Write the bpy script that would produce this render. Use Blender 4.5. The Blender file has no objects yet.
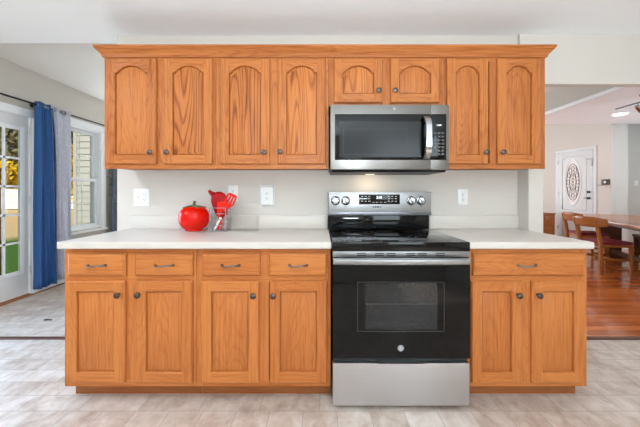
import bpy, bmesh, math, random
from mathutils import Matrix, Vector

# ------------------------------------------------------------------ camera, world, lights, exposure
S = bpy.context.scene
COL = S.collection
FPX = 299.0
CAMZ = 1.19
cd = bpy.data.cameras.new('camera')
cd.sensor_width = 36.0
cd.lens = FPX / 640 * 36
cd.shift_y = -21.5 / 640
cd.clip_start = 0.05
cam = bpy.data.objects.new('camera', cd)
cam.location = (0, 0, CAMZ)
cam.rotation_euler = (math.pi / 2, 0, 0)
COL.objects.link(cam)
S.camera = cam

w = bpy.data.worlds.new('sky')
w.use_nodes = True
S.world = w
bg = w.node_tree.nodes['Background']
sky = w.node_tree.nodes.new('ShaderNodeTexSky')
sky.sky_type = 'HOSEK_WILKIE'
sky.turbidity = 3.0
sky.sun_direction = (0.55, -0.55, 0.6)
w.node_tree.links.new(sky.outputs[0], bg.inputs[0])
bg.inputs[1].default_value = 0.9


def light(name, kind, loc, energy, color=(1, 1, 1), rot=(0, 0, 0), size=None, size_y=None, radius=None, spread=None):
    l = bpy.data.lights.new(name, kind)
    l.energy = energy
    l.color = color
    if kind == 'AREA':
        l.shape = 'RECTANGLE'
        l.size = size
        l.size_y = size_y or size
        if spread:
            l.spread = spread
    if radius is not None:
        l.shadow_soft_size = radius
    o = bpy.data.objects.new(name, l)
    o.location = loc
    o.rotation_euler = rot
    COL.objects.link(o)
    return o


R = math.radians
sun = light('sun', 'SUN', (0, -20, 20), 4.2, (1, 0.96, 0.88), rot=(R(51), 0, R(3)))
sun.data.angle = R(1)
# daylight at kitchen window and patio door; added fill lights elsewhere
COOL = (0.80, 0.93, 1.0)
light('daylight_kitchen_window', 'AREA', (1.75, -2.50, 1.62), 28, COOL, rot=(R(90), 0, 0), size=1.3, size_y=1.3)
light('fill_kitchen_side', 'AREA', (-1.9, -2.50, 1.55), 14, COOL, rot=(R(90), 0, 0), size=1.2, size_y=1.2)  # added fill behind the camera, set in the left opening
light('daylight_patio_door', 'AREA', (-3.24, 2.25, 1.0), 24, (0.42, 0.68, 1.0), rot=(0, R(-68), 0), size=1.7, size_y=1.5, spread=R(105))
light('fill_dining', 'AREA', (8.1, 3.4, 1.5), 100, (0.62, 0.86, 1.0), rot=(0, R(128), 0), size=1.5, size_y=2.6)  # added fill for the dining room; the wall there is solid
light('fill_nook', 'AREA', (-3.2, 5.7, 1.5), 105, (0.82, 0.92, 1.0), rot=(0, R(-118), 0), size=1.5, size_y=1.5)  # added unseen fill, tilted up to lift the nook ceiling
light('fill_hall', 'AREA', (2.9, 8.85, 1.6), 85, (0.82, 0.93, 1.0), rot=(R(-90), 0, 0), size=2.6, size_y=2.2)  # added fill at the far end of the hall, no window there
# added upward fill behind the camera, bounced off the ceiling to brighten the kitchen
light('fill_kitchen_ceiling', 'AREA', (0.1, -0.9, 1.2), 92, (0.80, 0.93, 1.0), rot=(R(170), 0, 0), size=0.5, size_y=0.5)
S.view_settings.view_transform = 'Standard'
S.view_settings.look = 'None'
S.view_settings.gamma = 1.0
S.view_settings.exposure = 0.39
S.view_settings.use_curve_mapping = False

random.seed(4)
I4 = Matrix.Identity(4)


# ------------------------------------------------------------------ mesh helper
class MB:
    def __init__(self):
        self.bm = bmesh.new()

    def box(self, x0, x1, y0, y1, z0, z1, m=0, bev=0.0, M=None, seg=2):
        x0, x1 = min(x0, x1), max(x0, x1)
        y0, y1 = min(y0, y1), max(y0, y1)
        z0, z1 = min(z0, z1), max(z0, z1)
        mat = Matrix.Translation(((x0 + x1) / 2, (y0 + y1) / 2, (z0 + z1) / 2)) @ Matrix.Diagonal((x1 - x0, y1 - y0, z1 - z0, 1))
        if M is not None:
            mat = M @ mat
        r = bmesh.ops.create_cube(self.bm, size=1, matrix=mat)
        vs = r['verts']
        fs = set()
        for v in vs:
            for f in v.link_faces:
                fs.add(f)
        for f in fs:
            f.material_index = m
        if bev > 0:
            es = set()
            for v in vs:
                for e in v.link_edges:
                    es.add(e)
            bmesh.ops.bevel(self.bm, geom=list(es), offset=bev, segments=seg, affect='EDGES', profile=0.6, material=m)
        return self

    def face(self, pts, m=0):
        vs = [self.bm.verts.new(p) for p in pts]
        f = self.bm.faces.new(vs)
        f.material_index = m
        return f

    def strip(self, A, B, m=0, closed=True):
        va = [self.bm.verts.new(p) for p in A]
        vb = [self.bm.verts.new(p) for p in B]
        n = len(A)
        for i in range(n if closed else n - 1):
            j = (i + 1) % n
            try:
                f = self.bm.faces.new((va[i], va[j], vb[j], vb[i]))
                f.material_index = m
            except ValueError:
                pass
        return self

    def prism(self, poly, y0, y1, m=0, M=None):
        """poly of (x, z), extruded from y0 to y1"""
        T = M or I4
        a = [self.bm.verts.new(T @ Vector((x, y0, z))) for x, z in poly]
        b = [self.bm.verts.new(T @ Vector((x, y1, z))) for x, z in poly]
        n = len(poly)
        fs = [self.bm.faces.new(a), self.bm.faces.new(b[::-1])]
        for i in range(n):
            j = (i + 1) % n
            fs.append(self.bm.faces.new((a[j], a[i], b[i], b[j])))
        for f in fs:
            f.material_index = m
        return self

    def tube(self, pts, r, n=8, m=0, cap=True, radii=None, closed=False):
        pts = [Vector(p) for p in pts]
        N = len(pts)
        rings = []
        up = None
        for i, p in enumerate(pts):
            if closed:
                t = pts[(i + 1) % N] - pts[(i - 1) % N]
            else:
                t = pts[min(i + 1, N - 1)] - pts[max(i - 1, 0)]
            t.normalize()
            if up is None:
                up = Vector((0, 0, 1)) if abs(t.z) < 0.9 else Vector((1, 0, 0))
            s = t.cross(up)
            if s.length < 1e-5:
                s = t.cross(Vector((0, 1, 0)))
            s.normalize()
            u = s.cross(t).normalized()
            up = u
            rr = radii[i] if radii else r
            rings.append([self.bm.verts.new(p + s * rr * math.cos(2 * math.pi * k / n) + u * rr * math.sin(2 * math.pi * k / n)) for k in range(n)])
        for i in range(N if closed else N - 1):
            a, b = rings[i], rings[(i + 1) % N]
            for k in range(n):
                f = self.bm.faces.new((a[k], a[(k + 1) % n], b[(k + 1) % n], b[k]))
                f.material_index = m
        if cap and not closed:
            for ring in (rings[0][::-1], rings[-1]):
                f = self.bm.faces.new(ring)
                f.material_index = m
        return self

    def lathe(self, prof, M=None, n=24, m=0, squash=(1, 1)):
        T = M or I4
        rings = []
        for r, z in prof:
            if r < 1e-6:
                rings.append([self.bm.verts.new(T @ Vector((0, 0, z)))])
            else:
                rings.append([self.bm.verts.new(T @ Vector((r * squash[0] * math.cos(2 * math.pi * k / n), r * squash[1] * math.sin(2 * math.pi * k / n), z))) for k in range(n)])
        for a, b in zip(rings, rings[1:]):
            for k in range(n):
                k2 = (k + 1) % n
                if len(a) == 1 and len(b) == 1:
                    continue
                if len(a) == 1:
                    f = self.bm.faces.new((a[0], b[k2], b[k]))
                elif len(b) == 1:
                    f = self.bm.faces.new((a[k], a[k2], b[0]))
                else:
                    f = self.bm.faces.new((a[k], a[k2], b[k2], b[k]))
                f.material_index = m
        for ring, flip in ((rings[0], True), (rings[-1], False)):
            if len(ring) > 1:
                f = self.bm.faces.new(ring[::-1] if flip else ring)
                f.material_index = m
        return self

    def grid(self, fn, nu, nv, m=0):
        V = [[self.bm.verts.new(fn(i / nu, j / nv)) for j in range(nv + 1)] for i in range(nu + 1)]
        for i in range(nu):
            for j in range(nv):
                f = self.bm.faces.new((V[i][j], V[i + 1][j], V[i + 1][j + 1], V[i][j + 1]))
                f.material_index = m
        return self

    def text(self, s, size, loc, m=0, depth=0.0006):
        cu = bpy.data.curves.new('t', 'FONT')
        cu.body = s
        cu.size = size
        cu.align_x = 'CENTER'
        cu.align_y = 'CENTER'
        cu.extrude = depth
        cu.resolution_u = 3
        o = bpy.data.objects.new('t', cu)
        COL.objects.link(o)
        dg = bpy.context.evaluated_depsgraph_get()
        me = bpy.data.meshes.new_from_object(o.evaluated_get(dg))
        me.transform(Matrix.Translation(loc) @ Matrix.Rotation(math.pi / 2, 4, 'X'))
        n0 = len(self.bm.faces)
        self.bm.from_mesh(me)
        self.bm.faces.ensure_lookup_table()
        for f in self.bm.faces[n0:]:
            f.material_index = m
        bpy.data.objects.remove(o)
        bpy.data.curves.remove(cu)
        bpy.data.meshes.remove(me)
        return self

    def build(self, name, mats, parent=None, smooth=True, fix=True):
        if not isinstance(mats, (list, tuple)):
            mats = [mats]
        if fix:
            bmesh.ops.recalc_face_normals(self.bm, faces=self.bm.faces)
        org = ORG.get(parent.name, Vector()) if parent else Vector()
        if org.length:
            bmesh.ops.translate(self.bm, verts=self.bm.verts, vec=-org)
        me = bpy.data.meshes.new(name)
        self.bm.to_mesh(me)
        self.bm.free()
        for m in mats:
            me.materials.append(m)
        if smooth:
            me.polygons.foreach_set('use_smooth', [True] * len(me.polygons))
            me.set_sharp_from_angle(angle=R(32))
        o = bpy.data.objects.new(name, me)
        COL.objects.link(o)
        if parent:
            o.parent = parent
            ORG[o.name] = org
        return o


ORG = {}


def tag(o, label, cat, group=None, kind=None):
    o['label'] = label
    o['category'] = cat
    if group:
        o['group'] = group
    if kind:
        o['kind'] = kind
    return o


def thing(name, label, cat, loc=(0, 0, 0), group=None, rz=0, local=False):
    o = bpy.data.objects.new(name, None)
    COL.objects.link(o)
    o.location = loc
    o.rotation_euler = (0, 0, rz)
    o.empty_display_size = 0.1
    ORG[o.name] = Vector() if local else Vector(loc)
    return tag(o, label, cat, group)


def struct(name, mb, mats, label=None, parent=None, **kw):
    o = mb.build(name, mats, parent, **kw)
    if parent is None:
        o['kind'] = 'structure'
        if label:
            o['label'] = label
    return o


def copy_tree(o, parent=None):
    c = o.copy()
    COL.objects.link(c)
    if parent:
        c.parent = parent
    for ch in list(o.children):
        copy_tree(ch, c)
    return c


def rotM(loc, axis='X', ang=0.0):
    return Matrix.Translation(loc) @ Matrix.Rotation(ang, 4, axis)


def front(loc):
    """local +z of a lathe points towards -y (to the viewer's side of the cabinets)"""
    return Matrix.Translation(loc) @ Matrix.Rotation(math.pi / 2, 4, 'X')


# ------------------------------------------------------------------ materials
def srgb(r, g, b):
    def f(c):
        c /= 255.0
        return c / 12.92 if c <= 0.04045 else ((c + 0.055) / 1.055) ** 2.4
    return (f(r), f(g), f(b), 1)


def base(name, col, rough=0.5, metal=0.0, spec=0.5, coat=0.0):
    m = bpy.data.materials.new(name)
    m.use_nodes = True
    b = m.node_tree.nodes['Principled BSDF']
    b.inputs['Base Color'].default_value = col if len(col) == 4 else (*col, 1)
    b.inputs['Roughness'].default_value = rough
    b.inputs['Metallic'].default_value = metal
    b.inputs['Specular IOR Level'].default_value = spec
    b.inputs['Coat Weight'].default_value = coat
    return m, m.node_tree.nodes, m.node_tree.links, b


def add_bump(N, L, b, src, strength, dist):
    bp = N.new('ShaderNodeBump')
    bp.inputs['Strength'].default_value = strength
    bp.inputs['Distance'].default_value = dist
    L.new(src, bp.inputs['Height'])
    L.new(bp.outputs[0], b.inputs['Normal'])


def noisy(name, col, rough=0.5, metal=0.0, scale=30, amt=0.06, bump=0.0, bdist=0.002, spec=0.5, coat=0.0, stretch=None):
    m, N, L, b = base(name, col, rough, metal, spec, coat)
    tc = N.new('ShaderNodeTexCoord')
    mp = N.new('ShaderNodeMapping')
    if stretch:
        mp.inputs['Scale'].default_value = stretch
    L.new(tc.outputs['Object'], mp.inputs[0])
    n = N.new('ShaderNodeTexNoise')
    n.inputs['Scale'].default_value = scale
    n.inputs['Detail'].default_value = 4
    L.new(mp.outputs[0], n.inputs['Vector'])
    mx = N.new('ShaderNodeMix')
    mx.data_type = 'RGBA'
    c = Vector(col[:3])
    mx.inputs[6].default_value = (*(c * (1 - amt)), 1)
    mx.inputs[7].default_value = (*[min(1, v) for v in c * (1 + amt)], 1)
    L.new(n.outputs[0], mx.inputs[0])
    L.new(mx.outputs[2], b.inputs['Base Color'])
    if bump:
        add_bump(N, L, b, n.outputs[0], bump, bdist)
    return m


def mathn(N, L, op, a, bval):
    n = N.new('ShaderNodeMath')
    n.operation = op
    for i, v in enumerate((a, bval)):
        if isinstance(v, (int, float)):
            n.inputs[i].default_value = v
        else:
            L.new(v, n.inputs[i])
    return n.outputs[0]


def wood(name, axis, light_c, mid_c, dark_c, rough=0.4, coat=0.0, ring=1.0, vary=0.16, along=0.9, fig=0.22, pore=0.42, spec=0.3):
    """long-grain timber; axis = direction of the grain"""
    m, N, L, b = base(name, light_c, rough, 0, spec, coat)
    tc = N.new('ShaderNodeTexCoord')
    oi = N.new('ShaderNodeObjectInfo')
    off = N.new('ShaderNodeVectorMath')
    off.operation = 'SCALE'
    off.inputs[0].default_value = (7.3, 3.1, 5.7)
    L.new(mathn(N, L, 'MULTIPLY', oi.outputs['Random'], 9.0), off.inputs['Scale'])
    add = N.new('ShaderNodeVectorMath')
    L.new(tc.outputs['Object'], add.inputs[0])
    L.new(off.outputs[0], add.inputs[1])
    i = 'XYZ'.index(axis)

    def mapped(along, across):
        mp = N.new('ShaderNodeMapping')
        s = [across] * 3
        s[i] = along
        mp.inputs['Scale'].default_value = s
        L.new(add.outputs[0], mp.inputs[0])
        return mp.outputs[0]
    # growth rings: contour lines of a stretched noise field give cathedral figures
    n1 = N.new('ShaderNodeTexNoise')
    n1.inputs['Scale'].default_value = 1.0
    n1.inputs['Detail'].default_value = 1.0
    n1.inputs['Roughness'].default_value = 0.35
    L.new(mapped(along, 7.0), n1.inputs['Vector'])
    rg = mathn(N, L, 'FRACT', mathn(N, L, 'MULTIPLY', n1.outputs[0], 24.0 * ring), 0)
    rr = N.new('ShaderNodeValToRGB')
    rr.color_ramp.elements[0].position = 0.0
    rr.color_ramp.elements[0].color = (0.1, 0.1, 0.1, 1)
    rr.color_ramp.elements[1].position = 1.0
    rr.color_ramp.elements[1].color = (0.2, 0.2, 0.2, 1)
    e = rr.color_ramp.elements.new(0.55)
    e.color = (0.0, 0.0, 0.0, 1)
    e = rr.color_ramp.elements.new(0.85)
    e.color = (0.75, 0.75, 0.75, 1)
    L.new(rg, rr.inputs[0])
    # pores / streaks
    n2 = N.new('ShaderNodeTexNoise')
    n2.inputs['Scale'].default_value = 1.0
    n2.inputs['Detail'].default_value = 5.0
    n2.inputs['Roughness'].default_value = 0.65
    L.new(mapped(4.0, 105.0), n2.inputs['Vector'])
    n3 = N.new('ShaderNodeTexNoise')
    n3.inputs['Scale'].default_value = 1.0
    n3.inputs['Detail'].default_value = 2.0
    L.new(mapped(0.8, 5.0), n3.inputs['Vector'])
    s2 = N.new('ShaderNodeMapRange')
    s2.inputs[1].default_value = 0.42
    s2.inputs[2].default_value = 0.72
    L.new(n2.outputs[0], s2.inputs[0])
    f = mathn(N, L, 'ADD', mathn(N, L, 'MULTIPLY', rr.outputs[0], fig), mathn(N, L, 'MULTIPLY', s2.outputs[0], pore))
    f = mathn(N, L, 'ADD', f, mathn(N, L, 'MULTIPLY', mathn(N, L, 'SUBTRACT', n3.outputs[0], 0.5), 0.5))
    f = mathn(N, L, 'ADD', f, mathn(N, L, 'MULTIPLY', mathn(N, L, 'SUBTRACT', oi.outputs['Random'], 0.5), vary))
    cr = N.new('ShaderNodeValToRGB')
    cr.color_ramp.elements[0].position = 0.0
    cr.color_ramp.elements[0].color = light_c
    cr.color_ramp.elements[1].position = 0.95
    cr.color_ramp.elements[1].color = dark_c
    e = cr.color_ramp.elements.new(0.42)
    e.color = mid_c
    L.new(f, cr.inputs[0])
    L.new(cr.outputs[0], b.inputs['Base Color'])
    add_bump(N, L, b, s2.outputs[0], 0.12, 0.0006)
    return m


OAK = (srgb(203, 126, 66), srgb(180, 101, 47), srgb(118, 57, 24))
oak_v = wood('oak_vertical_grain', 'Z', *OAK)
oak_h = wood('oak_horizontal_grain', 'X', *OAK)
oak_fig = wood('oak_cathedral_grain', 'Z', srgb(196, 122, 64), srgb(168, 94, 43), srgb(92, 42, 16), rough=0.5, ring=0.8, along=0.5, fig=0.75, pore=0.45)
UP_SHADED = (srgb(190, 117, 61), srgb(162, 90, 41), srgb(92, 43, 17))  # uppers: stronger dark grain, with shade also put into the base tones
oak_uv = wood('oak_upper_vertical', 'Z', *UP_SHADED, rough=0.5, fig=0.3, pore=0.5)
oak_uh = wood('oak_upper_horizontal', 'X', *UP_SHADED, fig=0.3, pore=0.5)
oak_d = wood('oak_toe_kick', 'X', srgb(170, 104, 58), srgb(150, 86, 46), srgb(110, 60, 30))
CH = (srgb(172, 102, 46), srgb(150, 84, 34), srgb(100, 52, 20))
chair_wood = wood('dining_oak', 'Z', *CH, rough=0.3)
table_wood = wood('table_oak', 'Y', srgb(176, 106, 64), srgb(156, 88, 50), srgb(104, 54, 30), rough=0.22, coat=0.1, spec=0.45)
dark_wood = wood('dark_walnut', 'Z', srgb(96, 56, 32), srgb(78, 44, 26), srgb(50, 28, 16), rough=0.35)
trim_wood = wood('trim_oak', 'Y', srgb(160, 104, 62), srgb(140, 86, 50), srgb(100, 58, 34))
post_wood = wood('garden_timber', 'Z', srgb(120, 70, 46), srgb(98, 54, 36), srgb(66, 36, 26), rough=0.8, coat=0)

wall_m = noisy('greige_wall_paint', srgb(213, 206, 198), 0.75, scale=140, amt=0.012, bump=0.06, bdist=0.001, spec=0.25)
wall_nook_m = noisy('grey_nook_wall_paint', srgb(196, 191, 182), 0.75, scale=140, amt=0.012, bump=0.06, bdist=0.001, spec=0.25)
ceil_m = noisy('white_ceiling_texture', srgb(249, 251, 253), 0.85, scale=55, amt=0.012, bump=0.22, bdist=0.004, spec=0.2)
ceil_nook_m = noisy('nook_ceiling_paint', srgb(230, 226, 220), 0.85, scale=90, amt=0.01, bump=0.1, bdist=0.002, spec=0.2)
white_m = noisy('white_trim_paint', srgb(236, 238, 240), 0.35, scale=60, amt=0.01)
doorwhite_m = noisy('door_white_paint', srgb(216, 216, 216), 0.4, scale=60, amt=0.01)
counter_m = noisy('laminate_countertop', srgb(213, 205, 196), 0.3, scale=260, amt=0.035, spec=0.5)
plate_m = noisy('white_plastic', srgb(240, 240, 238), 0.35, scale=40, amt=0.005)
slot_m = noisy('socket_shadow_grey', srgb(80, 78, 76), 0.6, scale=40, amt=0.05)
pewter_m = noisy('pewter', srgb(140, 134, 132), 0.32, 1.0, scale=90, amt=0.15)
bronze_m = noisy('dark_pewter_knob', srgb(98, 90, 86), 0.35, 1.0, scale=90, amt=0.15)
steel_m = noisy('brushed_stainless', srgb(158, 158, 159), 0.34, 1.0, scale=8, amt=0.07, stretch=(1, 60, 60), bump=0.03, bdist=0.0005)
steel_dr = noisy('drawer_stainless', srgb(204, 204, 206), 0.36, 1.0, scale=8, amt=0.05, stretch=(1, 60, 60), bump=0.03, bdist=0.0005)
steel_mw = noisy('microwave_stainless', srgb(128, 124, 120), 0.33, 1.0, scale=8, amt=0.06, stretch=(1, 60, 60), bump=0.03, bdist=0.0005)
steel_d = noisy('dark_stainless', srgb(120, 120, 124), 0.3, 1.0, scale=8, amt=0.08, stretch=(1, 60, 60))
chrome_m = noisy('chrome', srgb(184, 185, 187), 0.16, 1.0, scale=20, amt=0.02)
black_m = noisy('black_plastic', srgb(18, 18, 19), 0.4, scale=60, amt=0.1)
glass_black = noisy('black_ceramic_glass', srgb(7, 7, 8), 0.06, scale=40, amt=0.1, spec=0.35)
oven_glass = noisy('oven_door_glass', srgb(9, 9, 10), 0.07, scale=40, amt=0.08, spec=0.3)
mw_glass = noisy('microwave_mesh_window', srgb(30, 30, 31), 0.2, scale=900, amt=0.35, spec=0.3)
ring_m = noisy('burner_ring_grey', srgb(52, 52, 54), 0.3, scale=200, amt=0.2)
mark_m = noisy('pale_print', srgb(205, 206, 208), 0.5, scale=50, amt=0.03)
keyprint_m = noisy('grey_key_print', srgb(120, 120, 122), 0.5, scale=50, amt=0.03)
darkprint_m = noisy('dark_print', srgb(38, 38, 40), 0.5, scale=50, amt=0.03)
red_glaze = noisy('red_glaze', srgb(222, 20, 2), 0.14, scale=6, amt=0.1, spec=0.35, coat=0.0)
stem_m = noisy('olive_glaze', srgb(92, 92, 44), 0.35, scale=40, amt=0.25)
red_sil = noisy('dark_red_silicone', srgb(166, 8, 14), 0.45, scale=30, amt=0.08, spec=0.2)
red_nylon = noisy('scarlet_nylon', srgb(226, 38, 16), 0.4, scale=30, amt=0.08, spec=0.2)
wire_m = noisy('grey_wire', srgb(165, 160, 166), 0.4, 0.5, scale=60, amt=0.05)
blue_m = noisy('blue_curtain_cloth', srgb(56, 98, 154), 0.7, scale=500, amt=0.12, spec=0.3)
greycloth_m = noisy('heather_grey_cloth', srgb(204, 204, 214), 0.9, scale=90, amt=0.3, spec=0.2, stretch=(1, 1, 0.25))
darkcloth_m = noisy('slate_grey_cloth', srgb(104, 112, 124), 0.9, scale=240, amt=0.2, spec=0.2)
rod_m = noisy('bronze_rod', srgb(44, 40, 42), 0.4, 0.7, scale=60, amt=0.1)
leaf_m = noisy('houseplant_leaf', srgb(22, 110, 78), 0.4, scale=30, amt=0.3)
pot_m = noisy('terracotta', srgb(160, 92, 66), 0.8, scale=40, amt=0.1)
red_cloth = noisy('red_seat_cushion', srgb(128, 18, 34), 0.6, scale=300, amt=0.12)
brown_m = noisy('brown_plastic', srgb(58, 36, 28), 0.4, scale=60, amt=0.1)
siding_m = noisy('cream_siding', srgb(176, 174, 168), 0.6, scale=30, amt=0.02)
fence_m = noisy('white_fence_paint', srgb(226, 224, 218), 0.7, scale=8, amt=0.08)
bark_m = noisy('bark', srgb(84, 72, 60), 0.9, scale=20, amt=0.3, bump=0.5, bdist=0.02)
yellow_leaf = noisy('yellow_autumn_leaf', srgb(224, 190, 40), 0.7, scale=2.0, amt=0.35)
olive_leaf = noisy('olive_autumn_leaf', srgb(120, 112, 78), 0.8, scale=1.6, amt=0.45)
green_leaf = noisy('dark_green_leaf', srgb(64, 84, 46), 0.8, scale=1.6, amt=0.4)


def emit(name, col, s):
    m = bpy.data.materials.new(name)
    m.use_nodes = True
    N, L = m.node_tree.nodes, m.node_tree.links
    b = N['Principled BSDF']
    b.inputs['Base Color'].default_value = (0.8, 0.8, 0.8, 1)
    n = N.new('ShaderNodeTexNoise')
    n.inputs['Scale'].default_value = 3
    b.inputs['Emission Color'].default_value = (*col, 1)
    b.inputs['Emission Strength'].default_value = s
    return m


lamp_m = emit('lit_lamp_diffuser', (1, 0.97, 0.92), 5)
dimlamp_m = emit('dim_lamp_diffuser', (1, 0.85, 0.65), 1.0)
digit_m = emit('lit_digits', (0.85, 0.95, 1.0), 1.2)


def glass(name, col, rough=0.0):
    m, N, L, b = base(name, col, rough)
    b.inputs['Transmission Weight'].default_value = 1.0
    b.inputs['IOR'].default_value = 1.45
    n = N.new('ShaderNodeTexNoise')
    n.inputs['Scale'].default_value = 4
    add_bump(N, L, b, n.outputs[0], 0.01, 0.0005)
    return m


def pane_glass(name, ior=0.012, tint=(0.97, 0.985, 0.98, 1)):
    """thin clear window glass: mostly lets light straight through, with a weak reflection"""
    m = bpy.data.materials.new(name)
    m.use_nodes = True
    N, L = m.node_tree.nodes, m.node_tree.links
    N.remove(N['Principled BSDF'])
    t = N.new('ShaderNodeBsdfTransparent')
    t.inputs[0].default_value = tint
    g = N.new('ShaderNodeBsdfGlossy')
    g.inputs['Roughness'].default_value = 0.02
    lw = N.new('ShaderNodeLayerWeight')
    fac = mathn(N, L, 'ADD', mathn(N, L, 'MULTIPLY', mathn(N, L, 'POWER', lw.outputs['Facing'], 5.0), 0.6), ior)
    mx = N.new('ShaderNodeMixShader')
    L.new(fac, mx.inputs[0])
    L.new(t.outputs[0], mx.inputs[1])
    L.new(g.outputs[0], mx.inputs[2])
    L.new(mx.outputs[0], N['Material Output'].inputs[0])
    return m


pane_m = pane_glass('window_glass')
acryl_m = pane_glass('clear_acrylic', 0.02, (0.995, 0.995, 0.99, 1))


def tile_floor():
    m, N, L, b = base('vinyl_tile_floor', srgb(190, 178, 166), 0.34, 0, 0.5)
    tc = N.new('ShaderNodeTexCoord')
    br = N.new('ShaderNodeTexBrick')
    br.offset = 0.5
    br.squash = 0.55
    br.squash_frequency = 2
    br.inputs['Scale'].default_value = 1
    br.inputs['Brick Width'].default_value = 0.33
    br.inputs['Row Height'].default_value = 0.125
    br.inputs['Mortar Size'].default_value = 0.0028
    br.inputs['Mortar Smooth'].default_value = 0.2
    br.inputs['Color1'].default_value = (0.25, 0.25, 0.25, 1)
    br.inputs['Color2'].default_value = (0.75, 0.75, 0.75, 1)
    br.inputs['Mortar'].default_value = (1, 1, 1, 1)
    L.new(tc.outputs['Object'], br.inputs['Vector'])
    n = N.new('ShaderNodeTexNoise')
    n.inputs['Scale'].default_value = 8.0
    n.inputs['Detail'].default_value = 8
    n.inputs['Roughness'].default_value = 0.62
    n.inputs['Distortion'].default_value = 0.35
    mp = N.new('ShaderNodeMapping')
    mp.inputs['Scale'].default_value = (1.5, 1.1, 1)
    L.new(tc.outputs['Object'], mp.inputs[0])
    L.new(mp.outputs[0], n.inputs['Vector'])
    sep = N.new('ShaderNodeSeparateColor')
    L.new(br.outputs['Color'], sep.inputs[0])
    f = mathn(N, L, 'ADD', mathn(N, L, 'MULTIPLY', mathn(N, L, 'SUBTRACT', sep.outputs[0], 0.5), 0.35), n.outputs[0])
    cr = N.new('ShaderNodeValToRGB')
    els = cr.color_ramp.elements
    els[0].position = 0.22
    els[0].color = srgb(160, 134, 118)
    els[1].position = 0.80
    els[1].color = srgb(222, 211, 203)
    e = els.new(0.5)
    e.color = srgb(197, 180, 167)
    L.new(f, cr.inputs[0])
    mx = N.new('ShaderNodeMix')
    mx.data_type = 'RGBA'
    L.new(mathn(N, L, 'MULTIPLY', br.outputs['Fac'], 0.6), mx.inputs[0])
    L.new(cr.outputs[0], mx.inputs[6])
    mx.inputs[7].default_value = srgb(128, 116, 108)
    L.new(mx.outputs[2], b.inputs['Base Color'])
    add_bump(N, L, b, n.outputs[0], 0.08, 0.002)
    return m


def plank_floor():
    m, N, L, b = base('oak_plank_floor', srgb(150, 84, 44), 0.2, 0, 0.5, 0.25)
    tc = N.new('ShaderNodeTexCoord')
    br = N.new('ShaderNodeTexBrick')
    br.offset = 0.37
    br.inputs['Scale'].default_value = 1
    br.inputs['Brick Width'].default_value = 1.1
    br.inputs['Row Height'].default_value = 0.083
    br.inputs['Mortar Size'].default_value = 0.0012
    br.inputs['Color1'].default_value = (0.2, 0.2, 0.2, 1)
    br.inputs['Color2'].default_value = (0.8, 0.8, 0.8, 1)
    br.inputs['Mortar'].default_value = (0, 0, 0, 1)
    L.new(tc.outputs['Object'], br.inputs['Vector'])
    mp = N.new('ShaderNodeMapping')
    mp.inputs['Scale'].default_value = (2.0, 45, 1)
    L.new(tc.outputs['Object'], mp.inputs[0])
    n = N.new('ShaderNodeTexNoise')
    n.inputs['Scale'].default_value = 1
    n.inputs['Detail'].default_value = 4
    L.new(mp.outputs[0], n.inputs['Vector'])
    sep = N.new('ShaderNodeSeparateColor')
    L.new(br.outputs['Color'], sep.inputs[0])
    f = mathn(N, L, 'ADD', mathn(N, L, 'MULTIPLY', sep.outputs[0], 0.5), mathn(N, L, 'MULTIPLY', n.outputs[0], 0.5))
    cr = N.new('ShaderNodeValToRGB')
    els = cr.color_ramp.elements
    els[0].position = 0.2
    els[0].color = srgb(146, 66, 24)
    els[1].position = 0.8
    els[1].color = srgb(232, 134, 64)
    e = els.new(0.5)
    e.color = srgb(198, 102, 42)
    L.new(f, cr.inputs[0])
    mx = N.new('ShaderNodeMix')
    mx.data_type = 'RGBA'
    L.new(br.outputs['Fac'], mx.inputs[0])
    L.new(cr.outputs[0], mx.inputs[6])
    mx.inputs[7].default_value = srgb(74, 38, 20)
    L.new(mx.outputs[2], b.inputs['Base Color'])
    return m


def lawn_mat():
    m, N, L, b = base('lawn', srgb(140, 130, 70), 0.9, 0, 0.1)
    tc = N.new('ShaderNodeTexCoord')
    n = N.new('ShaderNodeTexNoise')
    n.inputs['Scale'].default_value = 0.35
    n.inputs['Detail'].default_value = 8
    L.new(tc.outputs['Object'], n.inputs['Vector'])
    sp = N.new('ShaderNodeSeparateXYZ')
    L.new(tc.outputs['Object'], sp.inputs[0])
    # dry leaf litter further from the house
    d = mathn(N, L, 'MULTIPLY', mathn(N, L, 'ADD', sp.outputs[0], 9.4), -0.35)
    f = mathn(N, L, 'ADD', mathn(N, L, 'ADD', d, n.outputs[0]), -0.1)
    cr = N.new('ShaderNodeValToRGB')
    els = cr.color_ramp.elements
    els[0].position = 0.3
    els[0].color = srgb(78, 118, 48)
    els[1].position = 0.75
    els[1].color = srgb(226, 196, 146)
    L.new(f, cr.inputs[0])
    n2 = N.new('ShaderNodeTexNoise')
    n2.inputs['Scale'].default_value = 9
    n2.inputs['Detail'].default_value = 6
    L.new(tc.outputs['Object'], n2.inputs['Vector'])
    mx = N.new('ShaderNodeMix')
    mx.data_type = 'RGBA'
    mx.blend_type = 'MULTIPLY'
    mx.inputs[0].default_value = 0.3
    L.new(cr.outputs[0], mx.inputs[6])
    L.new(n2.outputs['Fac'], mx.inputs[7])
    L.new(mx.outputs[2], b.inputs['Base Color'])
    add_bump(N, L, b, n2.outputs[0], 0.6, 0.05)
    return m


tile_m, plank_m, lawn_m = tile_floor(), plank_floor(), lawn_mat()

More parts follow.
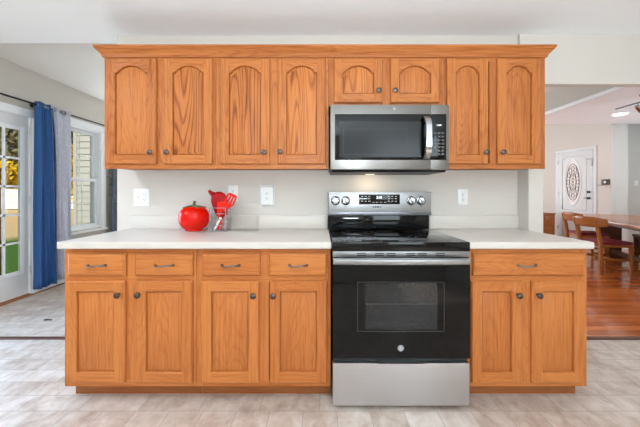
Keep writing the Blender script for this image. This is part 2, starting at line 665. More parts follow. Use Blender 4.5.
# ------------------------------------------------------------------ the setting
W0, W1 = 2.27, 2.385      # front and back plane of the wall the kitchen stands against
CEIL = 2.378
LX = -3.35                # left outer wall
mb = MB(); mb.box(LX, 3.3, -2.6, 2.43, -0.1, 0)
struct('floor', mb, tile_m)
mb = MB(); mb.box(LX, 1.55, 2.43, 9, -0.1, 0)
struct('floor_nook', mb, tile_m)
mb = MB(); mb.box(1.55, 8.2, 2.43, 9, -0.1, 0)
struct('floor_dining', mb, plank_m)
mb = MB(); mb.prism([(2.405, 0), (2.412, 0.007), (2.448, 0.007), (2.455, 0)], LX, -1.45, M=Matrix(((0, 1, 0, 0), (1, 0, 0, 0), (0, 0, 1, 0), (0, 0, 0, 1))))
struct('trim_1', mb, dark_wood, 'dark transition strip between kitchen and nook floors')
mb = MB(); mb.prism([(2.405, 0), (2.412, 0.008), (2.448, 0.008), (2.455, 0)], 1.6, 3.3, M=Matrix(((0, 1, 0, 0), (1, 0, 0, 0), (0, 0, 1, 0), (0, 0, 0, 1))))
struct('trim_2', mb, dark_wood, 'dark transition strip between tile and plank floors')

mb = MB(); mb.box(LX - 0.1, 3.4, -2.7, W1, CEIL, 3.1)
struct('ceiling', mb, ceil_m)
mb = MB(); mb.box(LX - 0.1, 1.0, W1, 9.1, 2.6, 3.1)
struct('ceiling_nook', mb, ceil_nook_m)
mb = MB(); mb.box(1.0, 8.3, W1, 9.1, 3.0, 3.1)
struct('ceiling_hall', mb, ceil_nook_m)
mb = MB(); mb.box(4.12, 8.3, W1, 6.2, 2.6, 3.0)
o = struct('ceiling_dining', mb, ceil_m)
mb = MB(); mb.box(4.10, 4.12, W1, 6.2, 2.64, 3.0)
struct('wall_beam', mb, wall_nook_m)
mb = MB(); mb.box(4.07, 4.12, W1, 6.2, 2.585, 2.64, bev=0.004)
struct('trim_3', mb, white_m, 'white moulding along the edge of the dining ceiling')

mb = MB()
mb.box(-1.54, 1.5, W0, W1, 0, CEIL)
mb.box(1.5, 1.605, 2.305, W1, 2.0, CEIL)
struct('wall_back', mb, wall_m)
mb = MB(); mb.box(1.5, 1.605, 2.15, W1, 0, 2.0)
struct('wall_stub', mb, wall_m)
mb = MB(); mb.box(1.5, 3.3, 2.245, 2.305, 2.0, CEIL)
struct('wall_header', mb, wall_m)
mb = MB(); mb.box(3.3, 3.4, -2.6, W1, 0, CEIL)
struct('wall_right', mb, wall_m)
mb = MB()
# wall behind the camera with two window openings
for x0, x1, z0, z1 in ((LX, -2.5, 0, CEIL), (-2.5, -1.3, 0, 0.95), (-2.5, -1.3, 2.15, CEIL), (-1.3, 1.1, 0, CEIL), (1.1, 2.4, 0, 0.97), (1.1, 2.4, 2.27, CEIL), (2.4, 3.3, 0, CEIL)):
    mb.box(x0, x1, -2.7, -2.6, z0, z1)
struct('wall_front', mb, wall_m)
mb = MB(); mb.box(3.4, 8.3, W1 - 0.1, W1, 0, 2.6)
struct('wall_dining_near', mb, wall_m)
mb = MB(); mb.box(8.2, 8.3, W1, 9.0, 0, 3.0)
struct('wall_dining_right', mb, wall_m)
mb = MB(); mb.box(LX, 8.3, 9.0, 9.1, 0, 3.0)
struct('wall_far', mb, wall_m)

# left wall with openings for the patio door (two leaves) and the window
DZ0, DZ1, DH = 1.30, 3.49, 2.06        # door opening in depth
WZ0, WZ1, WS, WH = 3.98, 4.56, 0.66, 2.10
mb = MB()
mb.box(LX - 0.14, LX, -2.6, DZ0, 0, 2.6)
mb.box(LX - 0.14, LX, DZ0, DZ1, DH, 2.6)
mb.box(LX - 0.14, LX, DZ1, WZ0, 0, 2.6)
mb.box(LX - 0.14, LX, WZ0, WZ1, 0, WS)
mb.box(LX - 0.14, LX, WZ0, WZ1, WH, 2.6)
mb.box(LX - 0.14, LX, WZ1, 9.0, 0, 2.6)
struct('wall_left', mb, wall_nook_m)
mb = MB()
mb.box(LX, LX + 0.014, DZ1 + 0.06, 9.0, 0.012, 0.085, bev=0.003)
struct('baseboard_left', mb, white_m)
mb = MB(); mb.box(LX, LX + 0.03, DZ0, 9.0, 0.0, 0.012, bev=0.003)
struct('trim_4', mb, trim_wood, 'wooden shoe moulding along the foot of the nook wall')


# patio door: frame, two leaves each with a grid of panes
def patio_leaf(y0, y1, par):
    z0, z1 = 0.02, DH - 0.015
    st = 0.075
    xa, xb = LX - 0.07, LX - 0.025
    gz0, gz1 = 0.285, 1.905
    f = MB()
    f.box(xa, xb, y0, y0 + st, z0, z1)
    f.box(xa, xb, y1 - st, y1, z0, z1)
    f.box(xa, xb, y0 + st, y1 - st, z0, gz0)
    f.box(xa, xb, y0 + st, y1 - st, gz1, z1)
    leaf = f.build('leaf', doorwhite_m, par)
    l = MB()
    a, b_ = y0 + st - 0.02, y1 - st + 0.02
    for (p0, p1, q0, q1) in ((a, a + 0.045, gz0 - 0.02, gz1 + 0.02), (b_ - 0.045, b_, gz0 - 0.02, gz1 + 0.02), (a + 0.045, b_ - 0.045, gz0 - 0.02, gz0 + 0.025), (a + 0.045, b_ - 0.045, gz1 - 0.025, gz1 + 0.02)):
        l.box(xb, xb + 0.014, p0, p1, q0, q1, bev=0.004)
    l.build('glazing_bead', white_m, leaf)
    g = MB()
    ny, nz = 5, 5
    for k in range(1, ny):
        yy = a + 0.045 + (b_ - a - 0.09) * k / ny
        g.box(xb - 0.012, xb + 0.004, yy - 0.011, yy + 0.011, gz0 + 0.025, gz1 - 0.025)
    for k in range(1, nz):
        zz = gz0 + 0.025 + (gz1 - gz0 - 0.05) * k / nz
        g.box(xb - 0.012, xb + 0.004, a + 0.045, b_ - 0.045, zz - 0.011, zz + 0.011)
    g.build('muntin', white_m, leaf)
    p = MB()
    p.box(xa + 0.02, xa + 0.024, y0 + st, y1 - st, gz0, gz1)
    p.build('pane', pane_m, leaf)
    return leaf


d1 = thing('door_1', 'white glazed patio door with gridded panes in the left wall', 'door', (LX, 3.0, 0))
d1['kind'] = 'structure'
patio_leaf(DZ0 + 0.03, 2.38, d1)
patio_leaf(2.42, DZ1 - 0.03, d1)
c = MB()
c.box(LX - 0.14, LX - 0.0, DZ0, DZ0 + 0.03, 0, DH)
c.box(LX - 0.14, LX - 0.0, DZ1 - 0.03, DZ1, 0, DH)
c.box(LX - 0.14, LX - 0.0, 2.38, 2.42, 0.02, DH)
c.box(LX - 0.14, LX - 0.0, DZ0 + 0.03, DZ1 - 0.03, DH - 0.015, DH)
c.build('door_frame', white_m, d1)
c = MB()
c.box(LX, LX + 0.018, DZ1 - 0.012, DZ1 + 0.055, 0, DH - 0.01, bev=0.004)
c.box(LX, LX + 0.018, DZ0 - 0.055, DZ0 + 0.012, 0, DH - 0.01, bev=0.004)
c.box(LX, LX + 0.018, DZ0 - 0.055, DZ1 + 0.055, DH - 0.01, DH + 0.075, bev=0.004)
c.build('casing', white_m, d1)
c = MB(); c.box(LX - 0.14, LX, DZ0 + 0.03, DZ1 - 0.03, 0.0, 0.02, bev=0.003)
c.build('threshold', trim_wood, d1)
c = MB()
for hz in (0.25, 1.05, 1.85):
    c.tube([(LX - 0.008, DZ1 - 0.034, hz), (LX - 0.008, DZ1 - 0.034, hz + 0.09)], 0.008, 8)
c.build('hinge', doorwhite_m, d1)

# window
w1 = thing('window_1', 'white double-hung window in the nook wall between curtains', 'window', (LX, 4.27, 0.66))
w1['kind'] = 'structure'
c = MB()
c.box(LX - 0.14, LX, WZ0, WZ0 + 0.025, WS, WH); c.box(LX - 0.14, LX, WZ1 - 0.025, WZ1, WS, WH)
c.box(LX - 0.14, LX, WZ0 + 0.025, WZ1 - 0.025, WH - 0.025, WH); c.box(LX - 0.14, LX, WZ0 + 0.025, WZ1 - 0.025, WS, WS + 0.025)
c.build('jamb', white_m, w1)
c = MB()
c.box(LX, LX + 0.02, WZ0 - 0.075, WZ0 + 0.005, WS - 0.02, WH, bev=0.004)
c.box(LX, LX + 0.02, WZ1 - 0.005, WZ1 + 0.095, WS - 0.02, WH, bev=0.004)
c.box(LX, LX + 0.02, WZ0 - 0.085, WZ1 + 0.105, WH, WH + 0.085, bev=0.004)
c.build('casing', white_m, w1)
c = MB(); c.box(LX - 0.01, LX + 0.045, WZ0 - 0.09, WZ1 + 0.11, WS - 0.045, WS - 0.02, bev=0.006)
c.build('window_sill', white_m, w1)
zm = 1.365
for nm, xa, z0, z1 in (('upper_sash', LX - 0.10, zm - 0.02, WH - 0.025), ('lower_sash', LX - 0.065, WS + 0.025, zm + 0.022)):
    c = MB()
    a, b_ = WZ0 + 0.025, WZ1 - 0.025
    t = 0.038
    c.box(xa, xa + 0.032, a, a + t, z0, z1); c.box(xa, xa + 0.032, b_ - t, b_, z0, z1)
    c.box(xa, xa + 0.032, a + t, b_ - t, z0, z0 + 0.042); c.box(xa, xa + 0.032, a + t, b_ - t, z1 - 0.042, z1)
    s_ = c.build(nm, white_m, w1)
    g = MB()
    ym = (a + b_) / 2
    zz = (z0 + z1) / 2
    g.box(xa + 0.01, xa + 0.02, ym - 0.004, ym + 0.004, z0 + 0.042, z1 - 0.042)
    g.box(xa + 0.01, xa + 0.02, a + t, b_ - t, zz - 0.004, zz + 0.004)
    g.build('muntin', white_m, s_)
    g = MB(); g.box(xa + 0.005, xa + 0.008, a + t, b_ - t, z0 + 0.042, z1 - 0.042)
    g.build('pane', pane_m, s_)

# far diagonal foyer wall, pillar and the wall beyond
FA = Vector((5.83, 7.31)); FB = Vector((5.97, 6.52))
fd = (FB - FA).normalized()
fn = Vector((fd.y, -fd.x))      # towards the camera side
if fn.x > 0:
    fn = -fn
p0 = FA - fd * 1.72; p1 = FB + fd * 0.33
mb = MB()
q = [p0, p1, p1 - fn * 0.12, p0 - fn * 0.12]
vs0 = [(v.x, v.y, 0) for v in q]; vs1 = [(v.x, v.y, 3.0) for v in q]
mb.face(vs0); mb.face(vs1)
mb.strip(vs0, vs1)
bmesh.ops.remove_doubles(mb.bm, verts=mb.bm.verts, dist=1e-4)
struct('wall_foyer', mb, wall_m)
mb = MB(); mb.box(6.05, 6.39, 6.205, 6.6, 0, 3.0)
struct('wall_pillar', mb, wall_m)
mb = MB(); mb.box(6.39, 8.2, 6.75, 6.85, 0, 3.0)
struct('wall_dining_far', mb, wall_m)
mb = MB(); mb.box(6.05, 6.39, 6.193, 6.205, 0, 0.09)
struct('baseboard_pillar', mb, white_m)

# ------------------------------------------------------------------ kitchen cabinets
def knob_part(x, y, z, par):
    k = MB()
    k.lathe([(0.0075, 0), (0.006, 0.004), (0.0055, 0.012), (0.009, 0.016), (0.0155, 0.019), (0.017, 0.0225), (0.0155, 0.026), (0.010, 0.029), (0, 0.030)], front((x, y, z)), 20)
    return k.build('knob', bronze_m, par)


def pull_part(x, y, z, par, wd=0.048):
    k = MB()
    pts = []
    for i in range(13):
        t = -1 + 2 * i / 12
        pts.append((x + wd * t, y - 0.006 - 0.024 * (1 - t ** 4), z + 0.003 * math.sin(t * math.pi)))
    rad = [0.0055 - 0.0012 * math.cos(math.pi * (i / 12 - 0.5)) for i in range(13)]
    k.tube(pts, 0.005, 10, radii=rad)
    for s in (-1, 1):
        k.lathe([(0.0085, 0), (0.0085, 0.003), (0.006, 0.007), (0.0045, 0.012)], front((x + s * wd, y, z)), 14)
    return k.build('pull', pewter_m, par)


def rect_loop(x0, x1, z0, z1, ins, y):
    return [(x0 + ins, y, z0 + ins), (x1 - ins, y, z0 + ins), (x1 - ins, y, z1 - ins), (x0 + ins, y, z1 - ins)]


def door_part(x0, x1, z0, z1, yb, par, knob, arch=False, th=0.02, st=0.056, name='door', pm=None):
    """frame and panel cabinet door; front face at yb - th"""
    yf = yb - th
    e = 0.006
    xi0, xi1, zi0 = x0 + st, x1 - st, z0 + 0.058
    xm = (xi0 + xi1) / 2
    hw = (xi1 - xi0) / 2
    if arch:
        zs = z1 - 0.092      # shoulder height
        rise = 0.046
    else:
        zs = z1 - 0.056
        rise = 0.0

    def outline(ins):
        h = hw - ins
        pts = [(xm - h, zi0 + ins), (xm + h, zi0 + ins)]
        if not arch:
            return pts + [(xm + h, zs - ins), (xm - h, zs - ins)]
        pts.append((xm + h, zs - ins))
        a = h * 0.90
        n = 22
        r0 = rise
        RR = (a * a + r0 * r0) / (2 * r0)
        for i in range(n + 1):
            u = a - 2 * a * i / n
            pts.append((xm + u, zs - ins + (math.sqrt(max(RR * RR - u * u, 0)) - (RR - r0))))
        pts.append((xm - h, zs - ins))
        return pts
    d = MB()
    # outer edge: sides and chamfer
    A, B_, C_ = rect_loop(x0, x1, z0, z1, 0, yb), rect_loop(x0, x1, z0, z1, 0, yf + e), rect_loop(x0, x1, z0, z1, e * 0.9, yf)
    d.strip(A, B_)
    d.strip(B_, C_)
    # faces: stiles (vertical grain) and rails (horizontal grain)
    k = e * 0.9
    d.face([(x0 + k, yf, z0 + k), (xi0, yf, z0 + k), (xi0, yf, z1 - k), (x0 + k, yf, z1 - k)])
    d.face([(xi1, yf, z0 + k), (x1 - k, yf, z0 + k), (x1 - k, yf, z1 - k), (xi1, yf, z1 - k)])
    d.face([(xi0, yf, z0 + k), (xi1, yf, z0 + k), (xi1, yf, zi0), (xi0, yf, zi0)], 1)
    ol = outline(0)
    top = [(p[0], yf, p[1]) for p in ol[2:]]
    d.face(top + [(xi0, yf, z1 - k), (xi1, yf, z1 - k)], 1)
    # back and inner lip
    d.strip([(p[0], yf, p[1]) for p in ol], [(p[0], yf + 0.004, p[1]) for p in outline(0.003)])
    d.strip([(p[0], yf + 0.004, p[1]) for p in outline(0.003)], [(p[0], yf + 0.0175, p[1]) for p in outline(0.004)])
    d.face(A[::-1])
    ob = d.build(name, [oak_uv, oak_uh] if arch else [oak_v, oak_h], par)
    p = MB()
    steps = [(0.0038, 0.0172), (0.0072, 0.0172), (0.0080, 0.0118)]
    steps += [(0.010, 0.0112), (0.026, 0.0065)] if arch else [(0.009, 0.0112)]
    for (i0, y0), (i1, y1) in zip(steps, steps[1:]):
        p.strip([(q[0], yf + y0, q[1]) for q in outline(i0)], [(q[0], yf + y1, q[1]) for q in outline(i1)])
    p.face([(q[0], yf + steps[-1][1], q[1]) for q in outline(steps[-1][0])])
    bmesh.ops.remove_doubles(p.bm, verts=p.bm.verts, dist=1e-5)
    p.build('door_panel', pm or oak_v, ob, fix=True)
    knob_part(knob[0], yf, knob[1], ob)
    return ob


def drawer_part(x0, x1, z0, z1, yb, par, px, pz, th=0.02):
    yf = yb - th
    d = MB()
    A, B_ = rect_loop(x0, x1, z0, z1, 0, yb), rect_loop(x0, x1, z0, z1, 0, yf + 0.009)
    C_, D_ = rect_loop(x0, x1, z0, z1, 0.005, yf + 0.004), rect_loop(x0, x1, z0, z1, 0.012, yf)
    d.strip(A, B_); d.strip(B_, C_); d.strip(C_, D_)
    d.face(D_); d.face(A[::-1])
    ob = d.build('drawer', oak_h, par)
    pull_part(px, yf, pz, ob)
    return ob


YB = 1.69     # base cabinet face
YU = 1.965    # upper cabinet face


def pxx(px, y):
    return (px - 320) * y / FPX


def pzz(py, y):
    return CAMZ + (192 - py) * y / FPX


def base_cabinet(x0, x1, label, doors, drawers, end_side=None):
    t = thing('base_cabinet', label, 'cabinet', ((x0 + x1) / 2, YB, 0), 'oak base cabinets under the countertop')
    b = MB()
    b.box(x0, x1, YB + 0.018, W0 - 0.004, 0.092, 0.873)
    b.build('carcass', oak_v, t)
    f = MB()
    ys, ye = YB, YB + 0.018
    mid = None
    stw = 0.034
    f.box(x0, x0 + stw, ys, ye, 0.092, 0.873); f.box(x1 - stw, x1, ys, ye, 0.092, 0.873)
    xm = (x0 + x1) / 2
    f.box(xm - 0.03, xm + 0.03, ys, ye, 0.13, 0.68)
    f.box(x0 + stw, x1 - stw, ys, ye, 0.092, 0.13, 1); f.box(x0 + stw, x1 - stw, ys, ye, 0.68, 0.73, 1)
    f.box(x0 + stw, x1 - stw, ys, ye, 0.835, 0.873, 1)
    if len(drawers) == 2:
        f.box(xm - 0.03, xm + 0.03, ys, ye, 0.73, 0.835)
    f.build('face_frame', [oak_v, oak_h], t)
    k = MB(); k.box(x0, x1, YB + 0.075, YB + 0.09, 0.0, 0.092)
    k.box(x0, x0 + 0.015, YB + 0.09, W0 - 0.004, 0, 0.092)
    k.box(x1 - 0.015, x1, YB + 0.09, W0 - 0.004, 0, 0.092)
    k.build('toe_kick', oak_d, t)
    yf = YB - 0.02
    for (a, b_, kx, ky) in doors:
        door_part(pxx(a, yf), pxx(b_, yf), 0.12, 0.691, YB, t, (pxx(kx, yf - 0.02), pzz(ky, yf - 0.02)))
    for (a, b_, kx) in drawers:
        drawer_part(pxx(a, yf), pxx(b_, yf), 0.7185, 0.846, YB, t, pxx(kx, yf - 0.02), pzz(266.2, yf - 0.02))
    return t


base_cabinet(-1.4415, -0.699, 'oak base cabinet at the far left end below the counter, nearest the patio door', [(65.7, 124.2, 116.7, 295.5), (135, 192, 137, 295.5)], [(66.6, 125, 94), (134, 192.3, 162.5)])
base_cabinet(-0.697, 0.060, 'oak base cabinet with two drawers directly left of the black range', [(200.5, 258.6, 253, 296.3), (269.5, 327, 273, 296.3)], [(201.7, 259.8, 229.4), (268.8, 327, 298)])
base_cabinet(0.828, 1.5065, 'oak base cabinet with one wide drawer right of the range', [(472.2, 523, 520, 296), (532.5, 585.3, 540, 296)], [(473.5, 585.6, 529.5)])


def upper_cabinet(x0, x1, z0, label, doors, dz0, z1=2.085):
    t = thing('wall_cabinet', label, 'cabinet', ((x0 + x1) / 2, YU, z0), 'oak wall cabinets under one crown')
    b = MB()
    b.box(x0, x1, YU + 0.018, W0 - 0.003, z0 + 0.012, z1)
    b.build('carcass', oak_uv, t)
    f = MB()
    ys, ye = YU, YU + 0.018
    xm = (x0 + x1) / 2
    f.box(x0, x0 + 0.036, ys, ye, z0, z1); f.box(x1 - 0.036, x1, ys, ye, z0, z1)
    f.box(xm - 0.036, xm + 0.036, ys, ye, z0 + 0.036, z1 - 0.04)
    f.box(x0 + 0.036, x1 - 0.036, ys, ye, z0, z0 + 0.036, 1); f.box(x0 + 0.036, x1 - 0.036, ys, ye, z1 - 0.04, z1, 1)
    f.build('face_frame', [oak_uv, oak_uh], t)
    yf = YU - 0.02
    for (a, b_, kx, ky) in doors:
        door_part(pxx(a, yf), pxx(b_, yf), dz0, 2.062, YU, t, (pxx(kx, yf - 0.02), pzz(ky, yf - 0.02)), arch=True, pm=oak_fig if a in (163.4, 220, 277.5, 333.9) else oak_uv)
    return t


upper_cabinet(-1.416, -0.686, 1.343, 'oak wall cabinet with two arched doors at the left end, by the window', [(105.6, 155.8, 149.4, 152.3), (163.4, 212.3, 166, 152)], 1.372)
upper_cabinet(-0.684, 0.055, 1.343, 'oak wall cabinet with tall arched doors directly left of the microwave', [(220, 269.7, 264, 152.2), (277.5, 325.7, 280, 151.5)], 1.372)
upper_cabinet(0.057, 0.819, 1.752, 'short oak wall cabinet above the microwave', [(333.9, 382.8, 379, 90), (390.5, 440, 395.7, 90)], 1.772)
upper_cabinet(0.821, 1.478, 1.343, 'oak wall cabinet with tall arched doors right of the microwave', [(447.5, 488.9, 487.2, 152), (498, 541.3, 503.8, 152)], 1.372)

# crown: swept profile (outward, up) with mitred corners, and its returns to the wall
prof = [(0.0, 2.074), (0.009, 2.074), (0.010, 2.083), (0.014, 2.085), (0.015, 2.093), (0.019, 2.095), (0.026, 2.104), (0.037, 2.117), (0.040, 2.119), (0.040, 2.124), (0.044, 2.126), (0.044, 2.138), (0.0, 2.138)]
X0, X1 = -1.416, 1.478
mb = MB()
loops = []
for o_, z in prof:
    loops.append([(X0 - o_ - 0.001, W0 - 0.003, z), (X0 - o_ - 0.001, YU - o_ - 0.001, z), (X1 + o_ + 0.001, YU - o_ - 0.001, z), (X1 + o_ + 0.001, W0 - 0.003, z)])
for a, b_ in zip(loops, loops[1:] + loops[:1]):
    mb.strip(a, b_, closed=False)
bmesh.ops.remove_doubles(mb.bm, verts=mb.bm.verts, dist=1e-5)
mb.box(X0, X1, YU, W0 - 0.003, 2.10, 2.136)
tag(mb.build('crown_moulding', oak_uh), 'long oak crown moulding along the top of all the wall cabinets', 'crown moulding')

# ------------------------------------------------------------------ countertops
CT0, CT1 = 0.875, 0.914
def countertop(x0, x1, label, xb0, xb1, notch=False):
    t = thing('countertop', label, 'countertop', ((x0 + x1) / 2, 1.95, CT0))
    b = MB()
    yb = W0 - 0.001
    if notch:      # the right end passes in front of the wall stub
        poly = [(x0, 1.645), (x1, 1.645), (x1, 2.148), (1.498, 2.148), (1.498, yb), (x0, yb)]
    else:
        poly = [(x0, 1.645), (x1, 1.645), (x1, yb), (x0, yb)]
    lo = [b.bm.verts.new((x, y, CT0)) for x, y in poly]
    hi = [b.bm.verts.new((x, y, CT1)) for x, y in poly]
    fs = [b.bm.faces.new(lo[::-1]), b.bm.faces.new(hi)]
    for i in range(len(poly)):
        j = (i + 1) % len(poly)
        fs.append(b.bm.faces.new((lo[i], lo[j], hi[j], hi[i])))
    es = set(e for f in fs for e in f.edges)
    bmesh.ops.bevel(b.bm, geom=list(es), offset=0.009, segments=3, affect='EDGES', profile=0.6)
    b.build('worktop', counter_m, t)
    b = MB(); b.box(xb0, xb1, W0 - 0.022, W0 - 0.001, CT1, CT1 + 0.1, bev=0.004)
    b.build('backsplash', counter_m, t)


countertop(-1.452, 0.064, 'long pale laminate countertop left of the range', -1.43, 0.056)
countertop(0.822, 1.514, 'short pale laminate countertop right of the range', 0.822, 1.498, notch=True)

# ------------------------------------------------------------------ range
RX0, RX1, RY = 0.069, 0.817, 1.625
rg = thing('range', 'stainless electric range with black glass oven door between the base cabinets', 'stove', (0.443, 1.9, 0))
b = MB(); b.box(RX0 + 0.002, RX1 - 0.001, RY + 0.03, 2.24, 0.03, 0.862)
b.build('body', black_m, rg)
b = MB(); b.box(RX0, RX1, RY, 2.20, 0.866, 0.918, bev=0.006)
ck = b.build('cooktop', glass_black, rg)
for (cx, cy, r) in ((0.25, 1.79, 0.085), (0.64, 1.79, 0.11), (0.25, 2.04, 0.105), (0.64, 2.04, 0.075), (0.445, 2.07, 0.055)):
    b = MB()
    for rr in (r, r * 0.62):
        A = [(cx + rr * math.cos(a * math.pi / 24), cy + rr * math.sin(a * math.pi / 24), 0.9184) for a in range(48)]
        B_ = [(cx + (rr - 0.004) * math.cos(a * math.pi / 24), cy + (rr - 0.004) * math.sin(a * math.pi / 24), 0.9184) for a in range(48)]
        b.strip(A, B_)
    b.build('burner_ring', ring_m, ck)
# backguard
b = MB(); b.box(0.058, 0.799, 2.19, 2.262, 0.919, 1.022, bev=0.004)
b.build('backguard_riser', glass_black, rg)
PY = 2.168
b = MB(); b.box(0.062, 0.807, PY, 2.262, 1.022, 1.19, bev=0.005)
pn = b.build('control_panel', steel_m, rg)
b = MB(); b.box(0.062, 0.807, PY - 0.003, PY + 0.002, 1.021, 1.045, bev=0.001)
b.build('panel_lip', steel_d, pn)


def rpx(px, y=PY):
    return (px - 320) * y / FPX


def rpz(py, y=PY):
    return CAMZ + (192 - py) * y / FPX


dx0, dx1, dz0, dz1 = rpx(359), rpx(399.8), rpz(204.3), rpz(194.4)
b = MB(); b.box(dx0, dx1, PY - 0.003, PY + 0.001, dz0, dz1, bev=0.0008)
ds = b.build('display', glass_black, rg)
b = MB()
b.text('3:48', 0.024, (rpx(379), PY - 0.0036, rpz(197.6)), depth=0.0003)
b.build('clock_digits', digit_m, ds)
b = MB()
for i, px in enumerate((362.0, 365.6, 369.2, 388.6, 392.2, 395.8)):
    for py in (196.4, 198.7, 201.2):
        b.box(rpx(px) - 0.007, rpx(px) + 0.007, PY - 0.0036, PY - 0.003, rpz(py) - 0.0024, rpz(py) + 0.0024)
for px in (373.5, 377, 381, 385):
    b.box(rpx(px) - 0.008, rpx(px) + 0.008, PY - 0.0036, PY - 0.003, rpz(202.2) - 0.0018, rpz(202.2) + 0.0018)
b.build('key_marks', mark_m, ds)
b = MB()
for px, wd in ((373.6, 0.010), (375.6, 0.011), (378.0, 0.016), (380.6, 0.006)):
    b.box(rpx(px) - wd / 2, rpx(px) + wd / 2, PY - 0.0008, PY + 0.001, rpz(206.9) - 0.005, rpz(206.9) + 0.005)
b.build('panel_print', darkprint_m, pn)
for px in (335.7, 345.9, 412.0, 421.8):
    b = MB()
    x, z = rpx(px, PY - 0.02), rpz(200.8, PY - 0.02)
    b.lathe([(0.029, 0), (0.029, 0.004), (0.024, 0.006), (0.021, 0.022), (0.019, 0.026), (0, 0.0265)], front((x, PY, z)), 28)
    Mk = Matrix.Translation((x, PY - 0.026, z)) @ Matrix.Rotation(R(-25), 4, 'Y')
    b.box(-0.0065, 0.0065, -0.012, 0.0, -0.023, 0.025, bev=0.003, M=Mk)
    kn = b.build('knob', chrome_m, rg)
    b = MB()
    b.lathe([(0.0335, 0), (0.0335, 0.002), (0.0295, 0.0025)], front((x, PY, z)), 28)
    b.build('knob_bezel', black_m, kn)
    b = MB()
    b.box(x - 0.006, x + 0.006, PY - 0.0008, PY + 0.001, z - 0.044, z - 0.040)
    b.build('knob_print', darkprint_m, kn)
# vent trim above the oven door
b = MB(); b.box(RX0, RX1, RY + 0.004, RY + 0.05, 0.834, 0.866, bev=0.003)
vt = b.build('vent_trim', steel_m, rg)
for px in (361.5, 379.5, 391.3, 411, 422.3, 440.5):
    for dz in (-0.0055, 0.0055):
        x = pxx(px, RY)
        b = MB()
        b.box(x - 0.024, x + 0.024, RY + 0.0030, RY + 0.006, 0.85 + dz - 0.0025, 0.85 + dz + 0.0025)
        b.build('vent_slot', black_m, vt)
# oven door
b = MB(); b.box(RX0 + 0.002, RX1 + 0.001, RY, RY + 0.045, 0.284, 0.832, bev=0.005)
od = b.build('oven_door', oven_glass, rg)
b = MB(); b.box(RX0 + 0.002, RX1 + 0.001, RY - 0.002, RY + 0.01, 0.795, 0.831, bev=0.002)
b.build('door_top_trim', steel_m, od)
wx0, wx1, wz0, wz1 = pxx(357.2, RY), pxx(444.4, RY), pzz(331.6, RY), pzz(281.8, RY)


def dot_window():
    m, N, L, b_ = base('oven_window_dots', srgb(40, 40, 41), 0.1, 0, 0.5)
    tc = N.new('ShaderNodeTexCoord')
    vo = N.new('ShaderNodeTexVoronoi')
    vo.inputs['Scale'].default_value = 70
    vo.inputs['Randomness'].default_value = 0.15
    L.new(tc.outputs['Object'], vo.inputs['Vector'])
    cr = N.new('ShaderNodeValToRGB')
    cr.color_ramp.elements[0].position = 0.25
    cr.color_ramp.elements[0].color = srgb(44, 44, 45)
    cr.color_ramp.elements[1].position = 0.5
    cr.color_ramp.elements[1].color = srgb(24, 24, 25)
    L.new(vo.outputs['Distance'], cr.inputs[0])
    L.new(cr.outputs[0], b_.inputs['Base Color'])
    return m


b = MB(); b.box(wx0 + 0.045, wx1 - 0.04, RY - 0.0006, RY + 0.002, wz0 + 0.012, wz1 - 0.008)
ow = b.build('oven_window', dot_window(), od)
b = MB()
A, B_ = rect_loop(wx0, wx1, wz0, wz1, 0, RY - 0.0007), rect_loop(wx0, wx1, wz0, wz1, 0.0035, RY - 0.0007)
b.strip(A, B_)
b.box(wx0 + 0.045, wx1 - 0.04, RY - 0.0009, RY, pzz(304, RY) - 0.002, pzz(304, RY) + 0.002)
b.build('window_border', ring_m, od)


def roundel(px, py, y, r, par):
    x, z = pxx(px, y), pzz(py, y)
    b = MB()
    b.lathe([(r, 0), (r, 0.0012), (0.0, 0.0012)], front((x, y, z)), 32)
    o = b.build('emblem', mark_m, par)
    b = MB()
    T = front((x, y - 0.0013, z))
    b.tube([T @ Vector((r * 0.8 * math.cos(a * math.pi / 16), r * 0.8 * math.sin(a * math.pi / 16), 0)) for a in range(32)], r * 0.07, 6, closed=True)
    for k in range(4):
        a = k * math.pi / 2 + 0.4
        b.tube([T @ Vector((r * (0.8 - 0.16 * s) * math.cos(a + s * 0.9), r * (0.8 - 0.16 * s) * math.sin(a + s * 0.9), 0)) for s in (0, 0.35, 0.7, 1)], r * 0.06, 6)
    b.text('GE', r * 0.85, (x, y - 0.0014, z), depth=0.0003)
    b.build('emblem_script', darkprint_m, par)


roundel(400.8, 348.2, RY - 0.0005, 0.0165, od)
# handle: wide bowed bar on two posts
b = MB()
hz = 0.818
sec = [(0.0, -0.017), (-0.006, -0.012), (-0.009, 0), (-0.006, 0.012), (0, 0.017), (0.006, 0.012), (0.008, 0), (0.006, -0.012)]
rings = []
for i in range(17):
    t = -1 + 2 * i / 16
    x = (RX0 + RX1) / 2 + t * (RX1 - RX0) / 2 * 0.965 - 0.008
    y = RY - 0.042 + 0.012 * t * t
    rings.append([(x, y + a, hz + c_) for a, c_ in sec])
for a, c_ in zip(rings, rings[1:]):
    b.strip(a, c_)
b.face(rings[0]); b.face(rings[-1][::-1])
bmesh.ops.remove_doubles(b.bm, verts=b.bm.verts, dist=1e-6)
for x in (RX0 + 0.03, RX1 - 0.03):
    b.box(x - 0.012, x + 0.012, RY - 0.033, RY - 0.001, hz - 0.012, hz + 0.012, bev=0.003)
b.build('door_handle', steel_m, od)
